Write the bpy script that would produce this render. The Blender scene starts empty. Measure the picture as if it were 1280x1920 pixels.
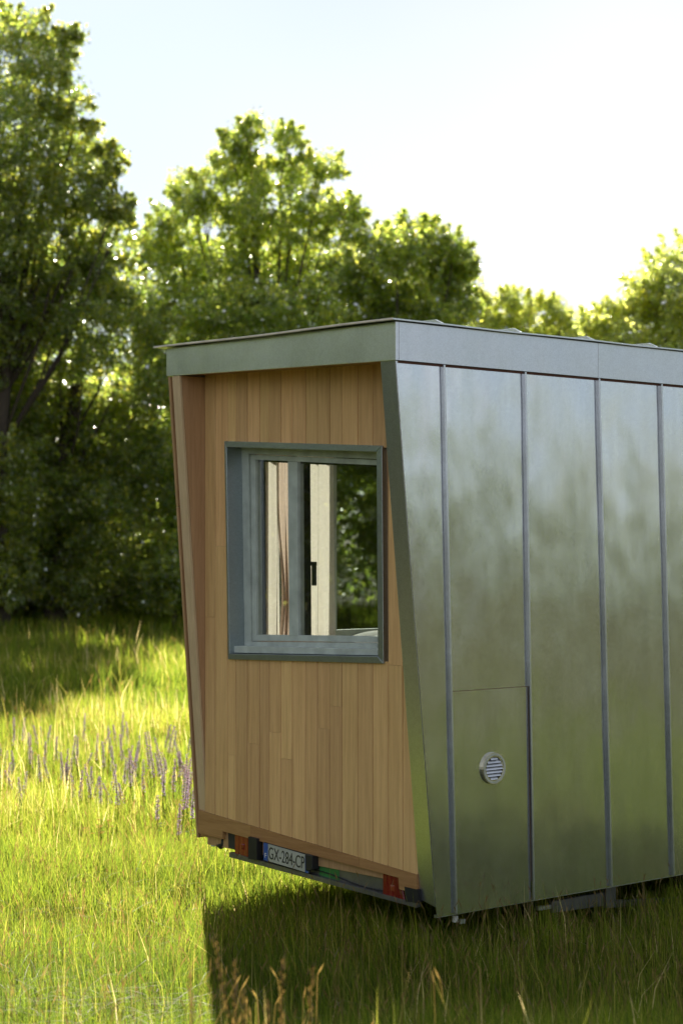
import bpy, bmesh, math, random
import numpy as np
from mathutils import Vector, Matrix

random.seed(7)
rng = np.random.default_rng(11)
S = bpy.context.scene
COL = S.collection

# ------------------------------------------------------------------ camera
F_PX, CX, YH, ZC = 3400.0, 640.0, 1030.0, 2.6        # photo measurements (1280 x 1920 frame)
cam = bpy.data.cameras.new('camera')
cam_o = bpy.data.objects.new('camera', cam)
COL.objects.link(cam_o)
cam_o.location = (0, 0, ZC)
cam_o.rotation_euler = (math.radians(90), 0, 0)
cam.sensor_fit = 'VERTICAL'
cam.sensor_height = 36.0
cam.sensor_width = 24.0
cam.lens = 36.0 * F_PX / 1920.0
cam.shift_y = (YH - 960.0) / 1920.0
cam.clip_start = 0.1
cam.clip_end = 3000
cam.dof.use_dof = True
cam.dof.focus_distance = 11.6
cam.dof.aperture_fstop = 2.4
S.camera = cam_o

# ------------------------------------------------------------------ light
SUN_ELEV, SUN_AZ = 31.0, -7.5       # azimuth from +Y (view axis) towards +X, degrees
w = bpy.data.worlds.new('World')
S.world = w
w.use_nodes = True
nt = w.node_tree
nt.nodes.clear()
wo = nt.nodes.new('ShaderNodeOutputWorld')
bg = nt.nodes.new('ShaderNodeBackground')
sky = nt.nodes.new('ShaderNodeTexSky')
sky.sky_type = 'NISHITA'
sky.sun_disc = False
sky.sun_elevation = math.radians(SUN_ELEV)
sky.sun_rotation = math.radians(SUN_AZ)
sky.air_density = 1.0
sky.dust_density = 0.25
sky.ozone_density = 1.2
bg.inputs['Strength'].default_value = 0.044
# thin high cloud veil over the whole sky
wtc = nt.nodes.new('ShaderNodeTexCoord')
wn = nt.nodes.new('ShaderNodeTexNoise')
wn.noise_dimensions = '4D'
wn.inputs['Scale'].default_value = 1.7
wn.inputs['Detail'].default_value = 3.0
wn.inputs['Roughness'].default_value = 0.45
wn.inputs['W'].default_value = 12.33
wr = nt.nodes.new('ShaderNodeMapRange')
wr.inputs['From Min'].default_value = 0.45
wr.inputs['From Max'].default_value = 0.68
wr.inputs['To Min'].default_value = 0.28
wr.inputs['To Max'].default_value = 0.95
wm = nt.nodes.new('ShaderNodeMix')
wm.data_type = 'RGBA'
wm.inputs['B'].default_value = (8.8, 8.9, 9.5, 1)
nt.links.new(wtc.outputs['Generated'], wn.inputs['Vector'])
nt.links.new(wn.outputs['Fac'], wr.inputs['Value'])
nt.links.new(wr.outputs[0], wm.inputs['Factor'])
nt.links.new(sky.outputs[0], wm.inputs['A'])
nt.links.new(wm.outputs['Result'], bg.inputs[0])
nt.links.new(bg.outputs[0], wo.inputs[0])
sl = bpy.data.lights.new('sun', 'SUN')
sl.energy = 5.0
sl.angle = math.radians(0.5)
sl.color = (1.0, 0.93, 0.80)
sun_o = bpy.data.objects.new('sun', sl)
COL.objects.link(sun_o)
e, a = math.radians(SUN_ELEV), math.radians(SUN_AZ)
to_sun = Vector((math.sin(a) * math.cos(e), math.cos(a) * math.cos(e), math.sin(e)))
sun_o.rotation_euler = to_sun.to_track_quat('Z', 'Y').to_euler()
sun_o.location = to_sun * 60

S.view_settings.view_transform = 'Standard'
S.view_settings.look = 'None'
S.view_settings.gamma = 1.0
S.view_settings.exposure = 1.45
S.view_settings.use_curve_mapping = False
S.cycles.use_denoising = True
S.cycles.max_bounces = 10
S.cycles.transparent_max_bounces = 16
S.cycles.transmission_bounces = 8

# ------------------------------------------------------------------ materials
def mat(name):
    m = bpy.data.materials.new(name)
    m.use_nodes = True
    t = m.node_tree
    b = t.nodes['Principled BSDF']
    return m, t, b

def N(t, kind, **kw):
    n = t.nodes.new(kind)
    for k, v in kw.items():
        if k in n.inputs.keys():
            n.inputs[k].default_value = v
        else:
            setattr(n, k, v)
    return n

def ramp(t, stops):
    r = t.nodes.new('ShaderNodeValToRGB')
    el = r.color_ramp.elements
    while len(el) < len(stops):
        el.new(0.5)
    for e_, (p, c) in zip(el, stops):
        e_.position = p
        e_.color = (*c, 1) if len(c) == 3 else c
    return r

def plain(name, col, rough=0.6, metal=0.0, spec=0.5):
    m, t, b = mat(name)
    b.inputs['Base Color'].default_value = (*col, 1)
    b.inputs['Roughness'].default_value = rough
    b.inputs['Metallic'].default_value = metal
    b.inputs['Specular IOR Level'].default_value = spec
    tc = N(t, 'ShaderNodeTexCoord')
    n = N(t, 'ShaderNodeTexNoise', Scale=9.0, Detail=4.0)
    t.links.new(tc.outputs['Object'], n.inputs['Vector'])
    r = ramp(t, [(0.3, tuple(c * 0.8 for c in col)), (0.7, tuple(min(1, c * 1.15) for c in col))])
    t.links.new(n.outputs['Fac'], r.inputs[0])
    t.links.new(r.outputs[0], b.inputs['Base Color'])
    return m

def wood(name, dark, light, scale=(26, 26, 1.1), rough=0.62):
    """board with grain along local Z, tint differing from board to board"""
    m, t, b = mat(name)
    tc = N(t, 'ShaderNodeTexCoord')
    oi = N(t, 'ShaderNodeObjectInfo')
    mul = N(t, 'ShaderNodeVectorMath', operation='MULTIPLY_ADD')
    mul.inputs[1].default_value = scale
    add = N(t, 'ShaderNodeVectorMath', operation='SCALE')
    add.inputs[0].default_value = (37.0, 91.0, 53.0)
    t.links.new(oi.outputs['Random'], add.inputs['Scale'])
    t.links.new(tc.outputs['Object'], mul.inputs[0])
    t.links.new(add.outputs[0], mul.inputs[2])
    n1 = N(t, 'ShaderNodeTexNoise', Scale=1.6, Detail=5.0, Roughness=0.6, Distortion=0.5)
    t.links.new(mul.outputs[0], n1.inputs['Vector'])
    n2 = N(t, 'ShaderNodeTexNoise', Scale=9.0, Detail=3.0, Roughness=0.7)
    t.links.new(mul.outputs[0], n2.inputs['Vector'])
    r = ramp(t, [(0.28, dark), (0.72, light)])
    mx = N(t, 'ShaderNodeMath', operation='MULTIPLY_ADD')
    mx.inputs[1].default_value = 0.3
    t.links.new(n2.outputs['Fac'], mx.inputs[0])
    sc = N(t, 'ShaderNodeMath', operation='MULTIPLY')
    sc.inputs[1].default_value = 0.7
    t.links.new(n1.outputs['Fac'], sc.inputs[0])
    t.links.new(sc.outputs[0], mx.inputs[2])
    t.links.new(mx.outputs[0], r.inputs[0])
    hs = N(t, 'ShaderNodeHueSaturation')
    vr = N(t, 'ShaderNodeMapRange')
    vr.inputs['To Min'].default_value = 0.87
    vr.inputs['To Max'].default_value = 1.13
    t.links.new(oi.outputs['Random'], vr.inputs['Value'])
    t.links.new(vr.outputs[0], hs.inputs['Value'])
    hr = N(t, 'ShaderNodeMath', operation='MULTIPLY')
    hr.inputs[1].default_value = 7.31
    fr = N(t, 'ShaderNodeMath', operation='FRACT')
    t.links.new(oi.outputs['Random'], hr.inputs[0])
    t.links.new(hr.outputs[0], fr.inputs[0])
    hm = N(t, 'ShaderNodeMapRange')
    hm.inputs['To Min'].default_value = 0.496
    hm.inputs['To Max'].default_value = 0.505
    t.links.new(fr.outputs[0], hm.inputs['Value'])
    t.links.new(hm.outputs[0], hs.inputs['Hue'])
    t.links.new(r.outputs[0], hs.inputs['Color'])
    t.links.new(hs.outputs[0], b.inputs['Base Color'])
    b.inputs['Roughness'].default_value = rough
    b.inputs['Specular IOR Level'].default_value = 0.35
    bp = N(t, 'ShaderNodeBump', Strength=0.25, Distance=0.002)
    t.links.new(n2.outputs['Fac'], bp.inputs['Height'])
    t.links.new(bp.outputs[0], b.inputs['Normal'])
    return m

def zinc(name, base, rough, spangle=True, wave=0.5, streaks=True):
    m, t, b = mat(name)
    tc = N(t, 'ShaderNodeTexCoord')
    b.inputs['Metallic'].default_value = 0.95
    v = N(t, 'ShaderNodeTexVoronoi', Scale=170.0)
    t.links.new(tc.outputs['Object'], v.inputs['Vector'])
    n = N(t, 'ShaderNodeTexNoise', Scale=26.0, Detail=6.0, Roughness=0.7)
    t.links.new(tc.outputs['Object'], n.inputs['Vector'])
    n2 = N(t, 'ShaderNodeTexNoise', Scale=2.3, Detail=4.0, Roughness=0.6)
    mp = N(t, 'ShaderNodeMapping')
    mp.inputs['Scale'].default_value = (3.0, 3.0, 0.35)
    t.links.new(tc.outputs['Object'], mp.inputs['Vector'])
    t.links.new(mp.outputs[0], n2.inputs['Vector'])
    sep = N(t, 'ShaderNodeSeparateColor')
    t.links.new(v.outputs['Color'], sep.inputs[0])
    m1 = N(t, 'ShaderNodeMath', operation='MULTIPLY_ADD')
    m1.inputs[1].default_value = 0.4
    t.links.new(sep.outputs[0], m1.inputs[0])
    m2 = N(t, 'ShaderNodeMath', operation='MULTIPLY')
    m2.inputs[1].default_value = 0.6
    t.links.new(n.outputs['Fac'], m2.inputs[0])
    t.links.new(m2.outputs[0], m1.inputs[2])
    r = ramp(t, [(0.25, tuple(c * 0.87 for c in base)), (0.75, tuple(min(1, c * 1.08) for c in base))])
    t.links.new(m1.outputs[0], r.inputs[0])
    # broad run-off weathering
    r2 = ramp(t, [(0.35, (0.88, 0.88, 0.87)), (0.65, (1.0, 1.0, 1.0))])
    t.links.new(n2.outputs['Fac'], r2.inputs[0])
    mm = N(t, 'ShaderNodeMix', data_type='RGBA', blend_type='MULTIPLY')
    mm.inputs['Factor'].default_value = 1.0 if streaks else 0.4
    t.links.new(r.outputs[0], mm.inputs['A'])
    t.links.new(r2.outputs[0], mm.inputs['B'])
    t.links.new(mm.outputs['Result'], b.inputs['Base Color'])
    rr = N(t, 'ShaderNodeMapRange')
    rr.inputs['To Min'].default_value = rough - 0.04
    rr.inputs['To Max'].default_value = rough + 0.06
    t.links.new(m1.outputs[0], rr.inputs['Value'])
    t.links.new(rr.outputs[0], b.inputs['Roughness'])
    # sheet waviness (oil-canning) and spangle relief
    nw = N(t, 'ShaderNodeTexNoise', Scale=1.5, Detail=2.0, Roughness=0.4)
    mp2 = N(t, 'ShaderNodeMapping')
    mp2.inputs['Scale'].default_value = (1.6, 1.6, 0.8)
    oi = N(t, 'ShaderNodeObjectInfo')          # every sheet buckles in its own way
    of = N(t, 'ShaderNodeVectorMath', operation='SCALE')
    of.inputs[0].default_value = (17.0, 29.0, 41.0)
    t.links.new(oi.outputs['Random'], of.inputs['Scale'])
    t.links.new(of.outputs[0], mp2.inputs['Location'])
    t.links.new(tc.outputs['Object'], mp2.inputs['Vector'])
    t.links.new(mp2.outputs[0], nw.inputs['Vector'])
    b1 = N(t, 'ShaderNodeBump', Strength=wave, Distance=0.05)
    t.links.new(nw.outputs['Fac'], b1.inputs['Height'])
    b2 = N(t, 'ShaderNodeBump', Strength=0.015, Distance=0.001)
    t.links.new(n.outputs['Fac'], b2.inputs['Height'])
    t.links.new(b1.outputs[0], b2.inputs['Normal'])
    t.links.new(b2.outputs[0], b.inputs['Normal'])
    return m

def glass_mat(name='window_glass', tint=(0.90, 0.92, 0.90, 1)):
    m = bpy.data.materials.new(name)
    m.use_nodes = True
    t = m.node_tree
    t.nodes.clear()
    o = N(t, 'ShaderNodeOutputMaterial')
    tr = N(t, 'ShaderNodeBsdfTransparent')
    tr.inputs[0].default_value = tint
    gl = N(t, 'ShaderNodeBsdfGlossy', Roughness=0.01)
    fr = N(t, 'ShaderNodeFresnel')
    ge = N(t, 'ShaderNodeNewGeometry')
    io = N(t, 'ShaderNodeMapRange')          # same reflectance on both faces of the thin pane
    io.inputs['To Min'].default_value = 2.0
    io.inputs['To Max'].default_value = 1.0 / 2.0
    t.links.new(ge.outputs['Backfacing'], io.inputs['Value'])
    t.links.new(io.outputs[0], fr.inputs['IOR'])
    mx = N(t, 'ShaderNodeMixShader')
    t.links.new(fr.outputs[0], mx.inputs[0])
    t.links.new(tr.outputs[0], mx.inputs[1])
    t.links.new(gl.outputs[0], mx.inputs[2])
    t.links.new(mx.outputs[0], o.inputs[0])
    return m

def leafy(name, cols, trans_gain=2.2, rough=0.45, gloss=1.0, trans=0.5, blue=0.55, dif=1.0, red=1.14):
    """thin leaf: diffuse + translucent + a waxy coat; tint from a per-leaf attribute"""
    m = bpy.data.materials.new(name)
    m.use_nodes = True
    t = m.node_tree
    t.nodes.clear()
    o = N(t, 'ShaderNodeOutputMaterial')
    at = N(t, 'ShaderNodeAttribute', attribute_name='tint')
    r = ramp(t, cols)
    t.links.new(at.outputs['Fac'], r.inputs[0])
    df = N(t, 'ShaderNodeBsdfDiffuse')
    tl = N(t, 'ShaderNodeBsdfTranslucent')
    dn = N(t, 'ShaderNodeVectorMath', operation='SCALE')
    dn.inputs['Scale'].default_value = dif
    t.links.new(r.outputs[0], dn.inputs[0])
    t.links.new(dn.outputs[0], df.inputs[0])
    gn = N(t, 'ShaderNodeVectorMath', operation='MULTIPLY')
    gn.inputs[1].default_value = (trans_gain * red, trans_gain, trans_gain * blue)
    t.links.new(r.outputs[0], gn.inputs[0])
    t.links.new(gn.outputs[0], tl.inputs[0])
    m1 = N(t, 'ShaderNodeMixShader')
    m1.inputs[0].default_value = trans
    t.links.new(df.outputs[0], m1.inputs[1])
    t.links.new(tl.outputs[0], m1.inputs[2])
    gl = N(t, 'ShaderNodeBsdfGlossy', Roughness=rough)
    gl.inputs[0].default_value = (0.9, 0.9, 0.9, 1)
    fr = N(t, 'ShaderNodeFresnel', IOR=1.4)
    m2 = N(t, 'ShaderNodeMixShader')
    gw = N(t, 'ShaderNodeMath', operation='MULTIPLY')
    gw.inputs[1].default_value = gloss
    t.links.new(fr.outputs[0], gw.inputs[0])
    t.links.new(gw.outputs[0], m2.inputs[0])
    t.links.new(m1.outputs[0], m2.inputs[1])
    t.links.new(gl.outputs[0], m2.inputs[2])
    t.links.new(m2.outputs[0], o.inputs[0])
    return m

def cloth(name, col):
    m = bpy.data.materials.new(name)
    m.use_nodes = True
    t = m.node_tree
    t.nodes.clear()
    o = N(t, 'ShaderNodeOutputMaterial')
    tc = N(t, 'ShaderNodeTexCoord')
    n = N(t, 'ShaderNodeTexNoise', Scale=60.0, Detail=3.0)
    t.links.new(tc.outputs['Object'], n.inputs['Vector'])
    r = ramp(t, [(0.3, tuple(c * 0.9 for c in col)), (0.7, col)])
    t.links.new(n.outputs['Fac'], r.inputs[0])
    df = N(t, 'ShaderNodeBsdfDiffuse')
    tl = N(t, 'ShaderNodeBsdfTranslucent')
    t.links.new(r.outputs[0], df.inputs[0])
    t.links.new(r.outputs[0], tl.inputs[0])
    mx = N(t, 'ShaderNodeMixShader')
    mx.inputs[0].default_value = 0.45
    t.links.new(df.outputs[0], mx.inputs[1])
    t.links.new(tl.outputs[0], mx.inputs[2])
    t.links.new(mx.outputs[0], o.inputs[0])
    return m

M = {}
M['plank'] = wood('rear_cladding_wood', (0.53, 0.305, 0.12), (0.80, 0.52, 0.235))
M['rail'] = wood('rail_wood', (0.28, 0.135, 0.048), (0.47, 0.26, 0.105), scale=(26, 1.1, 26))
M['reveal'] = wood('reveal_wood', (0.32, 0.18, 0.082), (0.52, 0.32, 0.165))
M['edge'] = wood('edge_board_wood', (0.42, 0.29, 0.17), (0.60, 0.44, 0.27))
M['lining'] = wood('lining_wood', (0.35, 0.24, 0.15), (0.52, 0.38, 0.25))
M['zinc'] = zinc('galvanised_sheet', (0.70, 0.725, 0.765), 0.185, wave=0.42)
M['zinc_trim'] = zinc('galvanised_trim', (0.62, 0.65, 0.70), 0.30, wave=0.25, streaks=False)
M['zinc_dark'] = zinc('window_flashing', (0.42, 0.47, 0.50), 0.35, wave=0.1, streaks=False)
M['frame'] = plain('window_frame_paint', (0.46, 0.51, 0.465), 0.4)
M['black'] = plain('black_rubber', (0.012, 0.012, 0.013), 0.6)
M['steel'] = plain('chassis_steel', (0.20, 0.20, 0.20), 0.5, 0.8)
M['darksteel'] = plain('dark_steel', (0.035, 0.035, 0.037), 0.6, 0.3)
M['glass'] = glass_mat()
M['glass_dim'] = glass_mat('dimming_glass', (0.62, 0.66, 0.64, 1))  # tint added to dim the view seen through the rear window
M['orange'] = plain('orange_lens', (0.26, 0.045, 0.018), 0.25)
M['red'] = plain('red_lens', (0.17, 0.006, 0.009), 0.25)
M['plate'] = plain('plate_white', (0.40, 0.41, 0.37), 0.45)
M['blue'] = plain('plate_blue', (0.02, 0.08, 0.36), 0.4)
M['ink'] = plain('plate_black', (0.015, 0.015, 0.015), 0.5)
M['white'] = plain('white_paint', (0.75, 0.75, 0.72), 0.5)
M['green'] = plain('green_patch', (0.035, 0.19, 0.045), 0.5)
M['vent'] = plain('vent_metal', (0.62, 0.64, 0.66), 0.35, 0.75)
M['brassy'] = plain('vent_ring_metal', (0.62, 0.58, 0.42), 0.3, 0.9)
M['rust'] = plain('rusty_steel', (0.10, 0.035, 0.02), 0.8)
M['curtain'] = cloth('curtain_cloth', (0.84, 0.78, 0.70))
M['curtain_shaded'] = cloth('curtain_cloth_shaded', (0.74, 0.60, 0.52))  # pinkish tone puts the curtain's shade into the cloth colour
M['linen'] = plain('bed_linen', (0.78, 0.77, 0.76), 0.9)
M['bark'] = plain('bark', (0.055, 0.042, 0.030), 0.95)
M['stem'] = leafy('stem_green', [(0.0, (0.05, 0.075, 0.015)), (1.0, (0.11, 0.12, 0.03))], 1.0, 0.6, 0.02)
M['leaf_dark'] = leafy('leaf_oak', [(0.0, (0.028, 0.050, 0.010)), (0.6, (0.060, 0.085, 0.014)), (1.0, (0.105, 0.115, 0.018))], 9.2, 0.34, 0.85, 0.68, blue=0.95, red=1.2)
M['leaf_mid'] = leafy('leaf_maple', [(0.0, (0.035, 0.060, 0.011)), (0.6, (0.075, 0.105, 0.016)), (1.0, (0.12, 0.135, 0.022))], 9.4, 0.34, 0.85, 0.68, blue=1.05, red=1.2)
M['leaf_pale'] = leafy('leaf_willow', [(0.0, (0.06, 0.085, 0.016)), (0.6, (0.10, 0.13, 0.025)), (1.0, (0.15, 0.165, 0.03))], 9.2, 0.4, 0.85, 0.7, blue=1.4, red=1.2)
M['grass'] = leafy('grass_blade', [(0.0, (0.022, 0.036, 0.006)), (0.30, (0.050, 0.078, 0.009)), (0.58, (0.098, 0.122, 0.011)), (0.80, (0.16, 0.14, 0.035)), (1.0, (0.34, 0.28, 0.15))], 4.6, 0.5, 0.02, 0.62, dif=0.22, red=1.06, blue=0.9)
M['straw'] = leafy('straw', [(0.0, (0.12, 0.09, 0.045)), (1.0, (0.26, 0.21, 0.13))], 1.4, 0.5, 0.03, 0.4)
M['seed'] = leafy('grass_seed', [(0.0, (0.11, 0.078, 0.038)), (1.0, (0.20, 0.15, 0.075))], 1.8, 0.6, 0.05, 0.5)
M['petal'] = leafy('purple_petal', [(0.0, (0.26, 0.20, 0.42)), (1.0, (0.48, 0.39, 0.64))], 1.6, 0.6, 0.3)
M['yellow'] = leafy('yellow_petal', [(0.0, (0.34, 0.22, 0.008)), (1.0, (0.46, 0.34, 0.012))], 0.9, 0.6, 0.1)

def ground_mat():
    m, t, b = mat('meadow_soil')
    tc = N(t, 'ShaderNodeTexCoord')
    n = N(t, 'ShaderNodeTexNoise', Scale=1.3, Detail=8.0, Roughness=0.65)
    t.links.new(tc.outputs['Object'], n.inputs['Vector'])
    n2 = N(t, 'ShaderNodeTexNoise', Scale=30.0, Detail=4.0, Roughness=0.7)
    t.links.new(tc.outputs['Object'], n2.inputs['Vector'])
    r = ramp(t, [(0.3, (0.030, 0.034, 0.010)), (0.5, (0.060, 0.060, 0.016)), (0.7, (0.090, 0.074, 0.030))])
    mx = N(t, 'ShaderNodeMath', operation='MULTIPLY_ADD')
    mx.inputs[1].default_value = 0.5
    h = N(t, 'ShaderNodeMath', operation='MULTIPLY')
    h.inputs[1].default_value = 0.5
    t.links.new(n2.outputs['Fac'], h.inputs[0])
    t.links.new(n.outputs['Fac'], mx.inputs[0])
    t.links.new(h.outputs[0], mx.inputs[2])
    t.links.new(mx.outputs[0], r.inputs[0])
    t.links.new(r.outputs[0], b.inputs['Base Color'])
    b.inputs['Roughness'].default_value = 0.95
    b.inputs['Specular IOR Level'].default_value = 0.1
    bp = N(t, 'ShaderNodeBump', Strength=0.8, Distance=0.05)
    t.links.new(n2.outputs['Fac'], bp.inputs['Height'])
    t.links.new(bp.outputs[0], b.inputs['Normal'])
    return m
M['ground'] = ground_mat()

# ------------------------------------------------------------------ mesh helpers
def link(name, me, m=None, parent=None, kind=None, smooth=False):
    o = bpy.data.objects.new(name, me)
    COL.objects.link(o)
    if m is not None:
        me.materials.append(m)
    if parent is not None:
        o.parent = parent
    if kind:
        o['kind'] = kind
    if smooth:
        for p in me.polygons:
            p.use_smooth = True
    return o

def tag(o, label, cat, group=None):
    o['label'] = label
    o['category'] = cat
    if group:
        o['group'] = group
    return o

class MB:
    def __init__(self):
        self.v, self.f = [], []
    def hexa(self, a, b):
        """two matching polygons (front ring a, back ring b) closed into a solid"""
        n = len(a); i = len(self.v)
        self.v += [tuple(p) for p in a] + [tuple(p) for p in b]
        self.f.append(tuple(range(i, i + n)))
        self.f.append(tuple(range(i + 2 * n - 1, i + n - 1, -1)))
        for k in range(n):
            k2 = (k + 1) % n
            self.f.append((i + k2, i + k, i + n + k, i + n + k2))
        return self
    def box(self, x0, x1, y0, y1, z0, z1):
        return self.hexa([(x0, y0, z0), (x0, y1, z0), (x0, y1, z1), (x0, y0, z1)],
                         [(x1, y0, z0), (x1, y1, z0), (x1, y1, z1), (x1, y0, z1)])
    def tube(self, pts, radii, n=8, cap=True):
        i0 = len(self.v)
        P = [Vector(p) for p in pts]
        for k, p in enumerate(P):
            d = (P[min(k + 1, len(P) - 1)] - P[max(k - 1, 0)]).normalized()
            u = d.orthogonal().normalized() if k == 0 else (u - d * u.dot(d)).normalized()
            vv = d.cross(u)
            for j in range(n):
                an = 2 * math.pi * j / n
                self.v.append(tuple(p + (u * math.cos(an) + vv * math.sin(an)) * radii[k]))
        for k in range(len(P) - 1):
            for j in range(n):
                a_, b_ = i0 + k * n + j, i0 + k * n + (j + 1) % n
                self.f.append((a_, b_, b_ + n, a_ + n))
        if cap:
            self.f.append(tuple(range(i0 + n - 1, i0 - 1, -1)))
            self.f.append(tuple(range(i0 + (len(P) - 1) * n, i0 + len(P) * n)))
        return self
    def build(self, name, m, parent=None, kind=None, bevel=0.0, smooth=False):
        me = bpy.data.meshes.new(name)
        me.from_pydata(self.v, [], self.f)
        bm = bmesh.new(); bm.from_mesh(me)
        bmesh.ops.recalc_face_normals(bm, faces=bm.faces)
        if bevel > 0:
            bmesh.ops.bevel(bm, geom=list(bm.edges), offset=bevel, segments=1, affect='EDGES', clamp_overlap=True)
        bm.to_mesh(me); bm.free()
        return link(name, me, m, parent, kind, smooth)

def mesh_np(name, V, faces_n, loops, tint=None):
    """V (n,3), faces_n = list of loop totals, loops flat indices"""
    me = bpy.data.meshes.new(name)
    me.vertices.add(len(V))
    me.vertices.foreach_set('co', np.asarray(V, np.float32).ravel())
    me.loops.add(len(loops))
    me.loops.foreach_set('vertex_index', np.asarray(loops, np.int32))
    tot = np.asarray(faces_n, np.int32)
    me.polygons.add(len(tot))
    st = np.zeros(len(tot), np.int32); st[1:] = np.cumsum(tot)[:-1]
    me.polygons.foreach_set('loop_start', st)
    me.polygons.foreach_set('loop_total', tot)
    if tint is not None:
        at = me.attributes.new('tint', 'FLOAT', 'POINT')
        at.data.foreach_set('value', np.asarray(tint, np.float32))
    me.update(calc_edges=True)
    return me

# ------------------------------------------------------------------ ground
def sstep(x):
    x = np.clip(x, 0, 1)
    return x * x * (3 - 2 * x)

def ground_h(x, y):
    x = np.asarray(x, float); y = np.asarray(y, float)
    h = 0.95 * sstep((10.8 - y) / 8.0)
    far = np.clip((np.hypot(x, y) - 9) / 20, 0, 1)
    h = h + 0.035 * np.sin(x * 0.9 + y * 0.37) * np.cos(y * 0.71 - x * 0.23) + 0.10 * far * np.sin(x * 0.17 + 1) * np.sin(y * 0.21)
    return h

gx = np.concatenate([np.linspace(-900, -60, 12), np.arange(-55, 56, 1.0), np.linspace(60, 900, 12)])
gy = np.concatenate([np.linspace(-900, -40, 12), np.arange(-35, 110, 1.0), np.linspace(115, 1500, 14)])
XX, YY = np.meshgrid(gx, gy)
ZZ = ground_h(XX, YY)
V = np.stack([XX.ravel(), YY.ravel(), ZZ.ravel()], 1)
nx, ny = len(gx), len(gy)
ii = (np.arange(ny - 1)[:, None] * nx + np.arange(nx - 1)[None, :]).ravel()
quads = np.stack([ii, ii + 1, ii + nx + 1, ii + nx], 1)
g = link('ground', mesh_np('ground', V, np.full(len(quads), 4), quads.ravel()), M['ground'], kind='structure', smooth=True)

# ------------------------------------------------------------------ the tiny house (local x = along the house, y = across to the left, z up)
nL = math.hypot(4093, 3400)
LX, LY = 4093 / nL, 3400 / nL
OX, OY = 100.0 / F_PX * 11.0, 11.0
house = bpy.data.objects.new('tiny_house', None)
COL.objects.link(house)
house.empty_display_size = 0.5
house.location = (OX, OY, 0)
house.rotation_euler = (0, 0, math.atan2(LY, LX))
tag(house, 'tiny house on a trailer with wood rear wall and standing seam metal side', 'tiny house')

def _ray(px, py):
    dx, dz = (px - CX) / F_PX, -(py - YH) / F_PX
    dl, dr = dx * LX + LY, -dx * LY + LX          # ray in house axes (per unit depth)
    ol, orr = -(OX * LX + OY * LY), -(-OX * LY + OY * LX)
    return ol, orr, dl, dr, dz

TW0, TWS = 0.32, -0.045                             # rear cladding plane: x = TW0 + TWS*y
def tw(s):
    return TW0 + TWS * s
def rear(px, py, off=0.0):
    """photo measurement -> (s, z) on the rear wall set back by off"""
    ol, orr, dl, dr, dz = _ray(px, py)
    k = (TW0 + off + TWS * orr - ol) / (dl - TWS * dr)
    return (orr + dr * k, ZC + dz * k)
def side(px, py, s=0.0):
    ol, orr, dl, dr, dz = _ray(px, py)
    k = (s - orr) / dr
    return (ol + dl * k, ZC + dz * k)

Z_FB = 3.747          # fascia bottom at the right eave
Z_FT = 3.982
WID = 2.43            # outer width
LEN = 6.6
ROOFK = 0.018         # the roof climbs towards the left

# --- rear cladding -------------------------------------------------
OFF_C = -0.022        # casing front
cas_out = [rear(420, 827, OFF_C), rear(715, 835.5, OFF_C), rear(718, 1244, OFF_C), rear(427, 1236, OFF_C)]
cas_in = [rear(424, 838, OFF_C), rear(705, 847, OFF_C), rear(707.5, 1231, OFF_C), rear(430, 1226, OFF_C)]
win_s0, win_s1 = cas_out[1][0], cas_out[0][0]
def win_top(s):
    f = (s - cas_out[1][0]) / (cas_out[0][0] - cas_out[1][0]); return cas_out[1][1] + f * (cas_out[0][1] - cas_out[1][1])
def win_bot(s):
    f = (s - cas_out[2][0]) / (cas_out[3][0] - cas_out[2][0]); return cas_out[2][1] + f * (cas_out[3][1] - cas_out[2][1])

S_IN0, S_IN1 = 0.142, 2.285      # inner faces of the two side walls at the rear
def line_sz(p, q):
    (s0, z0), (s1, z1) = rear(*p), rear(*q)
    return lambda s: z0 + (s - s0) * (z1 - z0) / (s1 - s0)
rail_top = line_sz((378, 1520), (782, 1640))
rail_mid = line_sz((440, 1564), (717, 1637))       # underside between the notches
rail_endl = line_sz((372, 1561), (418, 1573))
rail_endr = line_sz((750, 1667), (787, 1677))
S_NL, S_NR = rear(419, 1565)[0], rear(749, 1655)[0]
def top_z(s):
    return Z_FB + 0.045 + s * 0.025

mb = MB()
def wall_piece(mb, s0, s1, z0a, z0b, z1a, z1b, o0, o1):
    mb.hexa([(tw(s0) + o0, s0, z0a), (tw(s1) + o0, s1, z0b), (tw(s1) + o0, s1, z1b), (tw(s0) + o0, s0, z1a)],
            [(tw(s0) + o1, s0, z0a), (tw(s1) + o1, s1, z0b), (tw(s1) + o1, s1, z1b), (tw(s0) + o1, s0, z1a)])
gap_s0, gap_s1 = win_s0 + 0.02, win_s1 - 0.02
wall_piece(mb, S_IN0, gap_s0, 0.5, 0.5, 3.70, 3.70, 0.022, 0.11)
wall_piece(mb, gap_s1, S_IN1, 0.5, 0.5, 3.70, 3.70, 0.022, 0.11)
wall_piece(mb, gap_s0, gap_s1, 0.5, 0.5, win_bot(gap_s0) + 0.02, win_bot(gap_s1) + 0.02, 0.022, 0.11)
wall_piece(mb, gap_s0, gap_s1, win_top(gap_s0) - 0.02, win_top(gap_s1) - 0.02, 3.70, 3.70, 0.022, 0.11)
rear_wall = mb.build('rear_wall', M['reveal'], house)

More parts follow.
